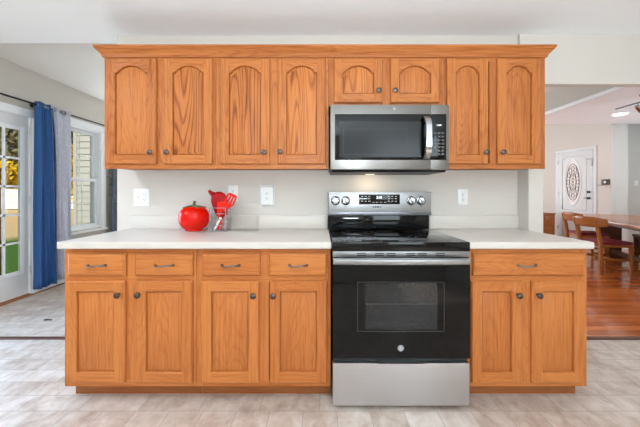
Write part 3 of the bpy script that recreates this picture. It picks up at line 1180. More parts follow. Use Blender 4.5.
# storage drawer with a finger recess on top
b = MB()
b.box(RX0 + 0.001, RX1 - 0.003, RY + 0.002, RY + 0.05, 0.026, 0.258, bev=0.005)
dr = b.build('storage_drawer', steel_dr, rg)
b = MB()
xc = (RX0 + RX1) / 2
b.prism([(xc - 0.125, 0.2585), (xc + 0.125, 0.2585), (xc + 0.10, 0.250), (xc - 0.10, 0.250)], RY - 0.004, RY + 0.02)
b.build('drawer_grip', steel_dr, dr)
for x in (RX0 + 0.045, RX1 - 0.045):
    b = MB(); b.lathe([(0.022, 0), (0.022, 0.012), (0.012, 0.014), (0.012, 0.032)], Matrix.Translation((x, RY + 0.075, 0)), 16)
    b.build('foot', black_m, rg)

# ------------------------------------------------------------------ microwave
MY = 1.885
mx0, mx1 = pxx(330.4, MY), pxx(449.2, MY)
mz0, mz1 = pzz(169.6, MY), pzz(104.6, MY)
mw = thing('microwave', 'stainless over-the-range microwave hung above the range', 'microwave', ((mx0 + mx1) / 2, 2.0, mz0))
b = MB(); b.box(mx0 + 0.003, mx1 - 0.003, MY + 0.035, W0 - 0.005, mz0 + 0.006, mz1)
b.build('housing', black_m, mw)
b = MB()
b.prism([(MY + 0.02, mz0 + 0.006), (MY + 0.035, mz0 - 0.014), (W0 - 0.03, mz0 - 0.014), (W0 - 0.012, mz0 + 0.006)], mx0 + 0.01, mx1 - 0.01, M=Matrix(((0, 1, 0, 0), (1, 0, 0, 0), (0, 0, 1, 0), (0, 0, 0, 1))))
un = b.build('underside_grille', black_m, mw)
b = MB(); b.box(0.33, 0.39, 2.14, 2.17, mz0 - 0.017, mz0 - 0.0135)
b.build('underside_lamp', dimlamp_m, un)
ul = light('microwave_lamp', 'AREA', (0.36, 2.14, mz0 - 0.02), 0.35, (1.0, 0.82, 0.6), rot=(R(18), 0, 0), size=0.10, size_y=0.06)
xs = pxx(430.5, MY)
b = MB(); b.box(mx0, xs - 0.0008, MY, MY + 0.04, mz0, mz1, bev=0.004)
md = b.build('door', steel_mw, mw)
b = MB(); b.box(xs + 0.0008, mx1, MY, MY + 0.04, mz0, mz1, bev=0.004)
cp = b.build('control_side', steel_mw, mw)
gx0, gx1, gz0, gz1 = pxx(334.9, MY), pxx(446.2, MY), pzz(160, MY), pzz(114.1, MY)
b = MB(); b.box(gx0, xs - 0.0008, MY - 0.002, MY + 0.002, gz0, gz1, bev=0.001)
b.build('door_glass', glass_black, md)
b = MB(); b.box(xs + 0.0008, gx1, MY - 0.002, MY + 0.002, gz0, gz1, bev=0.001)
kp = b.build('keypad', glass_black, cp)
b = MB(); b.box(pxx(339.5, MY), pxx(421.5, MY), MY - 0.0026, MY - 0.0015, pzz(157.2, MY), pzz(121.7, MY))
b.build('mesh_window', mw_glass, md)
b = MB()
b.strip(rect_loop(pxx(343, MY), pxx(407, MY), pzz(155, MY), pzz(129, MY), 0, MY - 0.0028), rect_loop(pxx(343, MY), pxx(407, MY), pzz(155, MY), pzz(129, MY), 0.003, MY - 0.0028))
b.build('window_border', black_m, md)
b = MB()
b.text('12:00', 0.014, (pxx(438.8, MY), MY - 0.0026, pzz(125.3, MY)), depth=0.0003)
b.build('clock_digits', digit_m, kp)
b = MB()
for r_ in range(7):
    for c_ in range(3):
        px, py = 435.2 + c_ * 3.7, 133.2 + r_ * 3.5
        b.box(pxx(px, MY) - 0.0085, pxx(px, MY) + 0.0085, MY - 0.0026, MY - 0.002, pzz(py, MY) - 0.006, pzz(py, MY) + 0.006)
b.build('key_marks', ring_m, kp)
b = MB()
for r_ in range(7):
    for c_ in range(3):
        px, py = 435.2 + c_ * 3.7, 133.2 + r_ * 3.5
        b.box(pxx(px, MY) - 0.004, pxx(px, MY) + 0.004, MY - 0.003, MY - 0.0024, pzz(py, MY) - 0.002, pzz(py, MY) + 0.002)
b.build('key_print', keyprint_m, kp)
# bowed vertical handle
b = MB()
hx = pxx(428.6, MY - 0.05)
hz0, hz1 = pzz(159, MY - 0.03), pzz(115.2, MY - 0.03)
rings = []
for i in range(15):
    t = -1 + 2 * i / 14
    z = (hz0 + hz1) / 2 + t * (hz1 - hz0) / 2
    y = MY - 0.006 - 0.05 * (1 - t ** 4) ** 0.8
    rings.append([(hx - 0.021, y, z), (hx - 0.017, y - 0.008, z), (hx + 0.017, y - 0.008, z), (hx + 0.021, y, z), (hx + 0.017, y + 0.006, z), (hx - 0.017, y + 0.006, z)])
for a, c_ in zip(rings, rings[1:]):
    b.strip(a, c_)
b.face(rings[0]); b.face(rings[-1][::-1])
bmesh.ops.remove_doubles(b.bm, verts=b.bm.verts, dist=1e-6)
b.build('handle', chrome_m, md)
roundel(394.2, 108.7, MY - 0.0004, 0.0085, md)

# ------------------------------------------------------------------ outlets on the kitchen wall
def receptacle(mbx, x, y, z):
    mbx.box(x - 0.017, x + 0.017, y - 0.0025, y, z - 0.033, z + 0.033, bev=0.002)


def slots(mbx, x, y, z):
    for dz in (-0.018, 0.018):
        for s in (-1, 1):
            mbx.box(x + s * 0.006 - 0.0012, x + s * 0.006 + 0.0012, y - 0.0006, y + 0.001, z + dz - 0.002, z + dz + 0.007)
        mbx.lathe([(0.0026, -0.001), (0.0026, 0.0006)], front((x, y, z + dz - 0.008)), 10)


def outlet(px, py, label, gang=1, rim=False):
    y = W0 - 0.0005
    x, z = pxx(px, y), pzz(py, y)
    t = thing('wall_outlet', label, 'outlet', (x, y, z), 'white wall outlets above the backsplash')
    wd, hh = (0.06, 0.066) if gang == 2 else (0.037, 0.06)
    if rim:
        wd, hh = 0.056, 0.082
    b = MB(); b.box(x - wd, x + wd, y - 0.006, y, z - hh, z + hh, bev=0.0028)
    b.build('plate', plate_m, t)
    yy = y - 0.006
    if rim:
        b = MB(); b.box(x - 0.05, x + 0.05, yy - 0.032, yy, z - 0.072, z + 0.074, bev=0.018, seg=4)
        b.build('cover', plate_m, t)
        yy -= 0.032
    xr = x + (0.023 if gang == 2 else 0)
    b = MB(); receptacle(b, xr, yy, z)
    rc = b.build('receptacle', plate_m, t)
    b = MB(); slots(b, xr, yy - 0.0025, z)
    b.build('socket_slot', slot_m, rc)
    if gang == 2:
        b = MB(); b.box(x - 0.029, x - 0.017, yy - 0.002, yy, z - 0.013, z + 0.013, bev=0.001)
        b.box(x - 0.0265, x - 0.0195, yy - 0.009, yy - 0.001, z - 0.002, z + 0.01, bev=0.002)
        b.build('toggle', plate_m, t)


outlet(142, 197.3, 'white double wall plate with a switch and an outlet at the left end', gang=2)
outlet(233.2, 193.5, 'white outlet half hidden behind the red utensils')
outlet(267.7, 195.8, 'large white outlet cover with a raised rim, right of the utensil basket', rim=True)
outlet(462.6, 197, 'white outlet on the wall right of the range')

# ------------------------------------------------------------------ tomato jar
jx, jy = pxx(194, 2.13), 2.13
tj = thing('tomato_jar', 'glossy red tomato shaped jar with green leafy lid on the left countertop', 'jar', (jx, jy, CT1))
b = MB()
prof = []
for i in range(25):
    a = -math.pi / 2 + math.pi * i / 24
    r = 0.106 * (math.cos(a) ** 0.82 if math.cos(a) > 0 else 0)
    z = 0.092 + 0.092 * math.sin(a)
    prof.append((r, z))
prof = [(0.0, 0.0), (0.052, 0.0), (0.06, 0.004)] + [p for p in prof if 0.012 < p[1] < 0.176] + [(0.03, 0.170), (0, 0.168)]
n = 60
T = Matrix.Translation((jx, jy, CT1))
rings = []
for r, z in prof:
    ring = []
    for k in range(n):
        a = 2 * math.pi * k / n
        lob = 1 + 0.022 * math.cos(6 * a) * min(1, z / 0.05)
        ring.append(T @ Vector((r * lob * math.cos(a), r * lob * math.sin(a), z)))
    rings.append(ring)
for a, c_ in zip(rings, rings[1:]):
    b.strip(a, c_)
bmesh.ops.remove_doubles(b.bm, verts=b.bm.verts, dist=1e-6)
b.build('jar_body', red_glaze, tj)
b = MB()
# star of sepals lying on top
pts = []
for k in range(20):
    a = 2 * math.pi * k / 20
    r = 0.084 if k % 4 == 0 else (0.05 if k % 2 else 0.03)
    pts.append((r, a))
top, bot = [], []
for r, a in pts:
    zz = CT1 + 0.182 - (r / 0.084) ** 2 * 0.012
    top.append((jx + r * math.cos(a + 0.3), jy + r * math.sin(a + 0.3), zz))
    bot.append((jx + r * math.cos(a + 0.3), jy + r * math.sin(a + 0.3), zz - 0.007))
c_t, c_b = (jx, jy, CT1 + 0.186), (jx, jy, CT1 + 0.172)
for i in range(20):
    j = (i + 1) % 20
    b.face([top[i], top[j], c_t]); b.face([bot[j], bot[i], c_b]); b.face([bot[i], bot[j], top[j], top[i]])
bmesh.ops.remove_doubles(b.bm, verts=b.bm.verts, dist=1e-6)
ld = b.build('leaf_lid', stem_m, tj)
b = MB()
b.tube([(jx, jy, CT1 + 0.178), (jx + 0.002, jy, CT1 + 0.196), (jx + 0.005, jy, CT1 + 0.212)], 0.01, 10, radii=[0.013, 0.009, 0.011])
b.build('stem', stem_m, ld)

# ------------------------------------------------------------------ wire basket with utensils
by0, by1 = 2.07, 2.175
bx0, bx1 = pxx(209.6, by0), pxx(225.6, by0)
bz0, bz1 = CT1 + 0.004, CT1 + 0.165
wb = thing('wire_basket', 'small grey wire basket of red utensils beside the tomato jar', 'basket', ((bx0 + bx1) / 2, (by0 + by1) / 2, CT1))
b = MB()
for k in range(5):
    z = bz0 + (bz1 - bz0) * k / 4
    b.tube([(bx0, by0, z), (bx1, by0, z), (bx1, by1, z), (bx0, by1, z)], 0.0022, 6, closed=True)
b.build('hoop', wire_m, wb)
for x, y in ((bx0, by0), (bx1, by0), (bx1, by1), (bx0, by1), (bx0, (by0 + by1) / 2), (bx1, (by0 + by1) / 2)):
    b = MB(); b.tube([(x, y, CT1), (x, y, bz1 + 0.002)], 0.0028, 6)
    b.build('upright', wire_m, wb)
b = MB()
for k in range(6):
    x = bx0 + (bx1 - bx0) * k / 5
    b.tube([(x, by0, bz0), (x, by1, bz0)], 0.0018, 6)
b.build('bottom_wire', wire_m, wb)
bc = ((bx0 + bx1) / 2, (by0 + by1) / 2)


def utensil(name, label, cat, foot, tip, headfn, mat, mat2=None, group='red utensils in the wire basket'):
    t = thing(name, label, cat, foot, group)
    b = MB(); b.tube([foot, tip], 0.006, 8, radii=[0.0055, 0.0065])
    b.build('handle', mat, t)
    headfn(t, Vector(tip), mat2 or mat)
    return t


def slab_head(outline, hole=None, th=0.006, tilt=0.0, yaw=0.0):
    def fn(t, tip, mat):
        b = MB()
        M = Matrix.Translation(tip) @ Matrix.Rotation(tilt, 4, 'Y') @ Matrix.Rotation(yaw, 4, 'Z')
        b.prism(outline, -th / 2, th / 2, M=M)
        b.build('head', mat, t)
    return fn


# big dark red pot-holder mitt like ladle: rounded silicone bowl seen from behind
def ladle_head(t, tip, mat):
    b = MB()
    M = Matrix.Translation(tip) @ Matrix.Rotation(R(-12), 4, 'Y')
    prof = [(0.0, -0.075), (0.036, -0.072), (0.047, -0.05), (0.054, -0.01), (0.059, 0.03), (0.058, 0.056), (0.048, 0.082), (0.03, 0.098), (0.012, 0.105), (0, 0.106)]
    b.lathe(prof, M, 28, squash=(1.0, 0.42))
    b.build('bowl', mat, t)
    b = MB()
    b.tube([M @ Vector((-0.03, 0, 0.09)), M @ Vector((-0.05, 0, 0.112)), M @ Vector((-0.058, 0, 0.126))], 0.01, 10, radii=[0.02, 0.013, 0.010])
    b.build('spout', mat, t)


utensil('ladle', 'dark red ladle with a big rounded bowl, leftmost utensil in the basket', 'utensil', (bc[0] - 0.02, bc[1] + 0.015, CT1 + 0.012), (bc[0] - 0.008, bc[1] + 0.03, CT1 + 0.175), ladle_head, red_sil)
turner = [(-0.012, -0.01), (0.012, -0.01), (0.02, 0.02), (0.034, 0.05), (0.030, 0.125), (0.0, 0.135), (-0.026, 0.118), (-0.022, 0.05)]


def turner_head(t, tip, mat):
    M = Matrix.Translation(tip) @ Matrix.Rotation(R(26), 4, 'Y')
    b = MB()
    # outline ring with three long slots between four fingers
    outer = [(-0.012, 0.0), (0.012, 0.0), (0.02, 0.02), (0.036, 0.05), (0.036, 0.098), (0.026, 0.118), (-0.026, 0.118), (-0.036, 0.098), (-0.036, 0.05), (-0.02, 0.02)]
    b.prism([(-0.012, 0.0), (0.012, 0.0), (0.02, 0.02), (0.036, 0.046), (-0.036, 0.046), (-0.02, 0.02)], -0.003, 0.003, M=M)
    for k in range(4):
        x0 = -0.036 + k * 0.0205
        b.prism([(x0, 0.0458), (x0 + 0.0115, 0.0458), (x0 + 0.0115, 0.1002), (x0, 0.1002)], -0.003, 0.003, M=M)
    b.prism([(-0.036, 0.1), (0.037, 0.1), (0.027, 0.118), (-0.026, 0.118)], -0.003, 0.003, M=M)
    b.build('slotted_blade', mat, t)


utensil('slotted_turner', 'scarlet slotted turner leaning to the right in the basket', 'utensil', (bc[0] - 0.008, bc[1] - 0.02, CT1 + 0.012), (bc[0] + 0.042, bc[1] - 0.005, CT1 + 0.155), turner_head, red_nylon)
utensil('spatula', 'scarlet flat spatula standing upright between ladle and turner', 'utensil', (bc[0] + 0.006, bc[1] + 0.005, CT1 + 0.012), (bc[0] + 0.012, bc[1] + 0.002, CT1 + 0.115), slab_head([(-0.012, -0.02), (0.012, -0.02), (0.034, 0.0), (0.038, 0.085), (0.028, 0.096), (-0.032, 0.09), (-0.034, 0.0)]), red_nylon)
t = thing('brush', 'white handled brush slanting across the front of the wire basket', 'utensil', (bc[0] - 0.025, by0 + 0.012, CT1 + 0.012), 'red utensils in the wire basket')
b = MB(); b.tube([(bc[0] - 0.025, by0 + 0.012, CT1 + 0.014), (bc[0] + 0.018, by0 + 0.014, CT1 + 0.10)], 0.007, 10, radii=[0.006, 0.009])
b.build('handle', plate_m, t)
b = MB(); b.tube([(bc[0] + 0.018, by0 + 0.014, CT1 + 0.10), (bc[0] + 0.04, by0 + 0.02, CT1 + 0.145)], 0.01, 10, radii=[0.010, 0.014])
b.build('brush_head', red_sil, t)

# clear acrylic rack
ax0, ax1 = pxx(228.5, 2.12), pxx(257, 2.12)
t = thing('acrylic_holder', 'clear acrylic holder standing right of the wire basket', 'holder', ((ax0 + ax1) / 2, 2.15, CT1))
b = MB()
b.box(ax0, ax1, 2.10, 2.103, CT1, CT1 + 0.10)
b.box(ax0, ax1, 2.197, 2.20, CT1, CT1 + 0.19)
b.box(ax0, ax0 + 0.003, 2.103, 2.197, CT1, CT1 + 0.10)
b.box(ax1 - 0.003, ax1, 2.103, 2.197, CT1, CT1 + 0.10)
b.box(ax0 + 0.003, ax1 - 0.003, 2.103, 2.197, CT1, CT1 + 0.003)
b.build('tray', acryl_m, t)

# ------------------------------------------------------------------ kitchen ceiling lamp (throws the hard shadows on the left)
KL = (-2.05, 0.75, CEIL)
t = thing('ceiling_lamp', 'flush round ceiling lamp of the kitchen, left of the camera', 'lamp', KL)
b = MB(); b.lathe([(0.11, 0), (0.11, 0.018), (0.09, 0.022)], Matrix.Translation(KL) @ Matrix.Rotation(math.pi, 4, 'X'), 32)
b.build('lamp_base', plate_m, t)
b = MB(); b.lathe([(0.088, 0.022), (0.085, 0.03), (0.05, 0.036), (0, 0.038)], Matrix.Translation(KL) @ Matrix.Rotation(math.pi, 4, 'X'), 32)
b.build('diffuser', lamp_m, t)
kl = light('kitchen_ceiling_light', 'AREA', (KL[0], KL[1], CEIL - 0.045), 15, (0.92, 0.95, 1.0), size=0.10)
kl.data.shape = 'DISK'

# ------------------------------------------------------------------ curtains and rod
RXC = LX + 0.085
RZ = 2.197
t = thing('curtain_rod', 'dark bronze curtain rod running above the patio door and window', 'curtain rod', (RXC, 3.6, RZ))
b = MB(); b.tube([(RXC, 1.2, RZ), (RXC, 5.05, RZ)], 0.0105, 12)
b.build('rod', rod_m, t)
for y in (1.25, 3.475, 4.98):
    b = MB()
    b.tube([(LX + 0.003, y, RZ), (RXC, y, RZ)], 0.007, 8)
    b.lathe([(0.026, 0), (0.022, 0.008), (0.008, 0.012)], Matrix.Translation((LX, y, RZ)) @ Matrix.Rotation(math.pi / 2, 4, 'Y'), 16)
    b.tube([(RXC - 0.018, y, RZ + 0.005), (RXC, y, RZ - 0.018), (RXC + 0.018, y, RZ + 0.005)], 0.004, 6)
    b.build('bracket', rod_m, t)


def curtain(top, bot, z0, z1, folds, amp, mat, label, seed=0):
    """top and bot are the (near, far) edges of the cloth at the rod and at the hem"""
    t = thing('curtain', label, 'curtain', (RXC, (bot[0] + bot[1]) / 2, z0), 'curtains on the bronze rod')

    def pos(u, v):
        a = u * folds * 2 * math.pi
        A = amp * (0.7 + 0.3 * v) * (1 + 0.3 * math.sin(7 * u + seed))
        w_ = v ** 0.6
        ya = top[0] + (bot[0] - top[0]) * w_
        yb_ = top[1] + (bot[1] - top[1]) * w_
        sx = A * math.sin(a + 0.35 * math.sin(3 * v + seed) * v) + 0.010 * math.sin(5 * v + 9 * u)
        yy = ya + (yb_ - ya) * u + 0.012 * math.sin(2 * a)
        return Vector((RXC + sx, yy, z1 + (z0 - z1) * v))
    b = MB(); b.grid(pos, folds * 14, 24)
    o = b.build('cloth', mat, t, fix=False)
    o.data.set_sharp_from_angle(angle=R(180))
    md_ = o.modifiers.new('cloth_thickness', 'SOLIDIFY')
    md_.thickness = 0.003
    for k in range(folds * 2):
        b = MB()
        y = top[0] + (top[1] - top[0]) * (k + 0.5) / (folds * 2)
        b.tube([(RXC + 0.026 * math.cos(q * math.pi / 8), y, RZ - 0.004 + 0.026 * math.sin(q * math.pi / 8)) for q in range(16)], 0.004, 6, closed=True)
        b.build('grommet', steel_m, t)
    return t


curtain((3.43, 3.60), (3.43, 3.70), 0.07, 2.232, 4, 0.055, blue_m, 'deep blue curtain panel hanging beside the patio door', seed=1)
curtain((3.64, 3.90), (3.735, 3.92), 0.09, 2.232, 4, 0.04, greycloth_m, 'heather grey curtain panel between the blue curtain and the window', seed=2)
curtain((4.70, 5.00), (4.70, 5.00), 0.09, 2.232, 3, 0.034, darkcloth_m, 'slate grey curtain panel right of the window, behind the kitchen wall end', seed=3)

# ------------------------------------------------------------------ houseplant behind the wall end
t = thing('houseplant', 'leafy green houseplant peeking out behind the left end of the kitchen wall', 'plant', (-2.72, 4.42, 0))
b = MB(); b.lathe([(0.11, 0), (0.15, 0.26), (0.16, 0.26), (0.16, 0.29), (0.145, 0.29), (0.14, 0.25), (0, 0.25)], Matrix.Translation((-2.72, 4.42, 0)), 24)
b.build('pot', pot_m, t)
rp = random.Random(8)
sb, lb = MB(), MB()
ends = [(-3.04, 4.42, 1.40), (-2.98, 4.36, 1.12), (-2.6, 4.5, 1.3), (-2.75, 4.3, 1.5), (-2.5, 4.3, 1.1), (-2.85, 4.6, 1.2)]
for ex, ey, ez in ends:
    P = [Vector((-2.72, 4.42, 0.24)).lerp(Vector((ex, ey, ez)), s) + Vector((0, 0, 0.1 * math.sin(s * 3.1))) for s in (0, 0.25, 0.5, 0.75, 1)]
    sb.tube(P, 0.006, 6)
    for k in range(5):
        s = 0.55 + 0.45 * k / 4
        c0 = Vector((-2.72, 4.42, 0.24)).lerp(Vector((ex, ey, ez)), s) + Vector((0, 0, 0.1 * math.sin(s * 3.1)))
        d_ = Vector((rp.uniform(-1, 1), rp.uniform(-1, 1), rp.uniform(-0.5, 0.5))).normalized()
        if k == 4:
            d_ = Vector((-0.8, -0.2, 0.25)).normalized()
        sd = d_.cross(Vector((0, 0, 1))).normalized()
        l_ = 0.11
        ring = [c0, c0 + d_ * l_ * 0.3 + sd * 0.028, c0 + d_ * l_ * 0.65 + sd * 0.026, c0 + d_ * l_ - Vector((0, 0, 0.02)), c0 + d_ * l_ * 0.65 - sd * 0.026, c0 + d_ * l_ * 0.3 - sd * 0.028]
        lb.face(ring)
sb.build('stem', leaf_m, t)
lf = lb.build('foliage', leaf_m, t, smooth=False)
lf.modifiers.new('thickness', 'SOLIDIFY').thickness = 0.0015

# small dark scrap on nook floor
y = 2.78
b = MB()
b.lathe([(0.02, 0), (0.024, 0.003), (0.016, 0.007), (0, 0.008)], Matrix.Translation((pxx(46.5, y), y, 0.0)), 10, squash=(1.2, 0.7))
b.lathe([(0.012, 0), (0.014, 0.003), (0.009, 0.005), (0, 0.006)], Matrix.Translation((pxx(50.5, y), y, 0.0)), 10, squash=(1.2, 0.7))
tag(b.build('floor_scrap', black_m), 'small dark scrap lying on the nook floor', 'scrap')

# ------------------------------------------------------------------ dining table and chairs
TA = math.atan2(0.93, 2.36)      # table long axis, measured from the depth direction
t = thing('dining_table', 'long brown dining table with panel trestle base in the far room', 'table', (4.0 + 1.0, 4.75, 0), rz=-TA, local=True)
t.location = (4.97, 4.66, 0)
# local frame: y along the table, x across; left edge of the top is at x = -0.55
TL0, TL1 = -1.42, 1.39
b = MB(); b.box(-0.55, 0.55, TL0, TL1, 0.718, 0.75, bev=0.006)
b.build('tabletop', table_wood, t)
b = MB()
b.box(-0.47, -0.445, TL0 + 0.12, TL1 - 0.12, 0.675, 0.718); b.box(0.445, 0.47, TL0 + 0.12, TL1 - 0.12, 0.675, 0.718)
b.box(-0.445, 0.445, TL0 + 0.12, TL0 + 0.145, 0.64, 0.718); b.box(-0.445, 0.445, TL1 - 0.145, TL1 - 0.12, 0.64, 0.718)
b.build('apron', dark_wood, t)
for yy in (TL0 + 0.55, TL1 - 0.55):
    b = MB()
    b.box(-0.21, 0.21, yy - 0.045, yy + 0.045, 0.0, 0.075, bev=0.006)
    b.box(-0.30, 0.30, yy - 0.04, yy + 0.04, 0.66, 0.718)
    b.box(-0.15, 0.15, yy - 0.035, yy + 0.035, 0.075, 0.66)
    b.build('trestle', dark_wood, t)
b = MB(); b.box(-0.03, 0.03, TL0 + 0.585, TL1 - 0.585, 0.10, 0.17, bev=0.004)
b.build('stretcher', dark_wood, t)


def chair(label, loc, rz):
    """local frame: the chair faces +x, back at x = 0, width along y"""
    t = thing('dining_chair', label, 'chair', loc, 'oak dining chairs with red seats', rz=rz, local=True)
    hw = 0.19
    for s in (-1, 1):
        b = MB(); b.tube([(0.02, s * hw, 0), (0.03, s * hw, 0.42), (0.0, s * hw, 0.62), (-0.045, s * hw, 0.80)], 0.018, 8, radii=[0.022, 0.029, 0.027, 0.021])
        b.build('back_post', chair_wood, t)
        b = MB(); b.tube([(0.43, s * (hw + 0.02), 0), (0.42, s * (hw + 0.02), 0.42)], 0.02, 8, radii=[0.02, 0.03])
        b.build('leg', chair_wood, t)
    b = MB()
    b.box(0.03, 0.43, -hw - 0.03, hw + 0.03, 0.395, 0.435, bev=0.008)
    b.build('seat_frame', chair_wood, t)
    b = MB(); b.box(0.025, 0.45, -hw - 0.025, hw + 0.025, 0.436, 0.475, bev=0.016, seg=3)
    b.build('seat_cushion', red_cloth, t)
    b = MB()

    def crest(u, v):
        yv = -0.31 + 0.58 * u
        hgt = 0.15 * (1 - 0.35 * abs(2 * u - 1) ** 3)
        return Vector((-0.055 + 0.9 * yv * yv + 0.02 * (0.5 - v), yv, 0.755 + (v - 0.5) * hgt))
    b.grid(crest, 16, 4)
    o = b.build('crest_rail', chair_wood, t, fix=False)
    o.modifiers.new('thickness', 'SOLIDIFY').thickness = 0.022
    b = MB()
    for s in (-1, 1):
        b.box(0.03, 0.42, s * hw - 0.008, s * hw + 0.008, 0.20, 0.235, bev=0.003)
    b.box(0.2, 0.22, -hw + 0.008, hw - 0.008, 0.205, 0.23)
    b.build('stretcher', chair_wood, t)
    return t


chair('oak dining chair with a red seat, nearest one beyond the right countertop', (4.02, 4.49, 0), R(-4))
chair('farther oak dining chair with red seat, behind the nearest one at the table', (4.56, 5.42, 0), R(-14))

# dark bench on the other side of the table
t = thing('dining_bench', 'dark slatted wooden bench under the right side of the table', 'bench', (5.298, 4.40, 0), rz=-TA, local=True)
b = MB(); b.box(-0.17, 0.17, -0.80, 0.80, 0.42, 0.46, bev=0.006)
b.build('seat', dark_wood, t)
for x in (-0.14, 0.14):
    for y in (-0.75, 0.75):
        b = MB(); b.box(x - 0.025, x + 0.025, y - 0.025, y + 0.025, 0, 0.42, bev=0.003)
        b.build('leg', dark_wood, t)
b = MB()
for x in (-0.14, 0.14):
    b.box(x - 0.012, x + 0.012, -0.725, 0.725, 0.12, 0.16)
    b.box(x - 0.012, x + 0.012, -0.725, 0.725, 0.37, 0.42)
    for k in range(11):
        y = -0.65 + k * 0.13
        b.box(x - 0.008, x + 0.008, y - 0.014, y + 0.014, 0.16, 0.37)
b.build('slatted_side', dark_wood, t)

# small wooden chest by the foyer wall
t = thing('small_chest', 'small orange-brown wooden chest left of the white entry door', 'chest', (5.42, 7.25, 0))
b = MB(); b.box(5.28, 5.56, 7.08, 7.40, 0.06, 0.66, bev=0.004)
b.build('body', chair_wood, t)
b = MB(); b.box(5.27, 5.57, 7.06, 7.42, 0.66, 0.69, bev=0.005)
b.build('top', chair_wood, t)
for z in (0.12, 0.39):
    b = MB(); b.box(5.31, 5.53, 7.066, 7.08, z, z + 0.23, bev=0.004)
    d_ = b.build('drawer', chair_wood, t)
    b = MB(); b.lathe([(0.006, 0), (0.006, 0.012), (0.013, 0.016), (0.01, 0.024), (0, 0.025)], front((5.42, 7.066, z + 0.115)), 12)
    b.build('knob', pewter_m, d_)
for x in (5.30, 5.54):
    for y in (7.10, 7.38):
        b = MB(); b.box(x - 0.02, x + 0.02, y - 0.02, y + 0.02, 0, 0.06)
        b.build('leg', chair_wood, t)

# ------------------------------------------------------------------ foyer door (local: x along the wall from the hinge side, front towards -y)
rz = math.atan2(fd.y, fd.x)
t = thing('door_2', 'white entry door with an oval leaded glass in the far foyer', 'door', (FA.x, FA.y, 0), rz=rz, local=True)
t['kind'] = 'structure'
DWd, DHt = (FB - FA).length, 2.125
oc = (DWd * 0.46, 1.42); oa, ob_ = 0.172, 0.50


def oval(s, y, n=48):
    return [(oc[0] + oa * s * math.cos(2 * math.pi * k / n), y, oc[1] + ob_ * s * math.sin(2 * math.pi * k / n)) for k in range(n)]


b = MB(); b.box(0.005, DWd - 0.005, -0.022, -0.002, 0.01, DHt, bev=0.003)
lf = b.build('door_leaf', doorwhite_m, t)
b = MB()
prev = None
for s, y in ((1.09, -0.0222), (1.075, -0.034), (1.03, -0.034), (1.0, -0.026)):
    cur = oval(s, y)
    if prev:
        b.strip(prev, cur)
    prev = cur
bmesh.ops.remove_doubles(b.bm, verts=b.bm.verts, dist=1e-6)
b.build('oval_frame', white_m, lf)
frost_m = noisy('daylit_frosted_glass', srgb(226, 214, 208), 0.25, scale=30, amt=0.06)  # pale opaque colour stands in for daylight behind the glass
lead_m = noisy('lead_caming', srgb(84, 72, 72), 0.5, 0.3, scale=30, amt=0.06)
b = MB(); b.face(oval(1.0, -0.0235))
b.build('oval_glass', frost_m, lf)
b = MB()
for s in (0.84, 0.42):
    b.tube([Vector(p) for p in oval(s, -0.026)], 0.006, 6, closed=True)
for k in range(12):
    a = 2 * math.pi * k / 12
    c0 = Vector((oc[0] + oa * 0.63 * math.cos(a), -0.026, oc[1] + ob_ * 0.63 * math.sin(a)))
    b.tube([c0 + Vector((0.032 * math.cos(q * math.pi / 5), 0, 0.055 * math.sin(q * math.pi / 5))) for q in range(10)], 0.005, 5, closed=True)
for k in range(-2, 3):
    z = oc[1] + k * 0.075
    b.tube([(oc[0] - 0.03, -0.026, z - 0.03), (oc[0] + 0.03, -0.026, z + 0.03)], 0.005, 5)
    b.tube([(oc[0] + 0.03, -0.026, z - 0.03), (oc[0] - 0.03, -0.026, z + 0.03)], 0.005, 5)
b.build('leaded_scroll', lead_m, lf)
b = MB()
loopA = [(0.12, 0.16), (DWd - 0.14, 0.16), (DWd - 0.14, 0.72), (0.12, 0.72)]
b.tube([(x, -0.022, z) for x, z in [(0.12, 0.16), (DWd - 0.14, 0.16), (DWd - 0.14, 0.66), (0.12, 0.66)]], 0.009, 6, closed=True)
b.tube([(x, -0.022, z) for x, z in [(0.12, 0.78), (DWd - 0.14, 0.78), (DWd - 0.14, 1.95), (DWd - 0.25, 2.02), (0.23, 2.02), (0.12, 1.95)]], 0.009, 6, closed=True)
b.build('panel_moulding', doorwhite_m, lf)
b = MB()
for z, r in ((1.19, 0.024), (1.055, 0.026)):
    b.lathe([(r, 0), (r, 0.008), (0.012, 0.012), (0.012, 0.03), (0.024, 0.04), (0.024, 0.05), (0, 0.056)], front((DWd - 0.075, -0.022, z)), 16)
b.box(DWd - 0.16, DWd - 0.075, -0.07, -0.055, 1.047, 1.063, bev=0.004)
b.build('door_handle', black_m, lf)
b = MB()
for z in (0.3, 1.1, 1.86):
    b.box(0.0, 0.02, -0.028, -0.02, z, z + 0.09)
b.box(DWd - 0.13, DWd - 0.015, -0.034, -0.022, 1.91, 1.935)
b.box(DWd - 0.03, DWd - 0.012, -0.034, -0.022, 1.76, 1.91)
b.build('hinge', pewter_m, lf)
b = MB()
b.box(-0.065, 0.003, -0.016, 0, 0, DHt + 0.005, bev=0.003); b.box(DWd - 0.003, DWd + 0.065, -0.016, 0, 0, DHt + 0.005, bev=0.003)
b.box(-0.065, DWd + 0.065, -0.016, 0, DHt + 0.005, DHt + 0.07, bev=0.003)
b.build('casing', doorwhite_m, t)

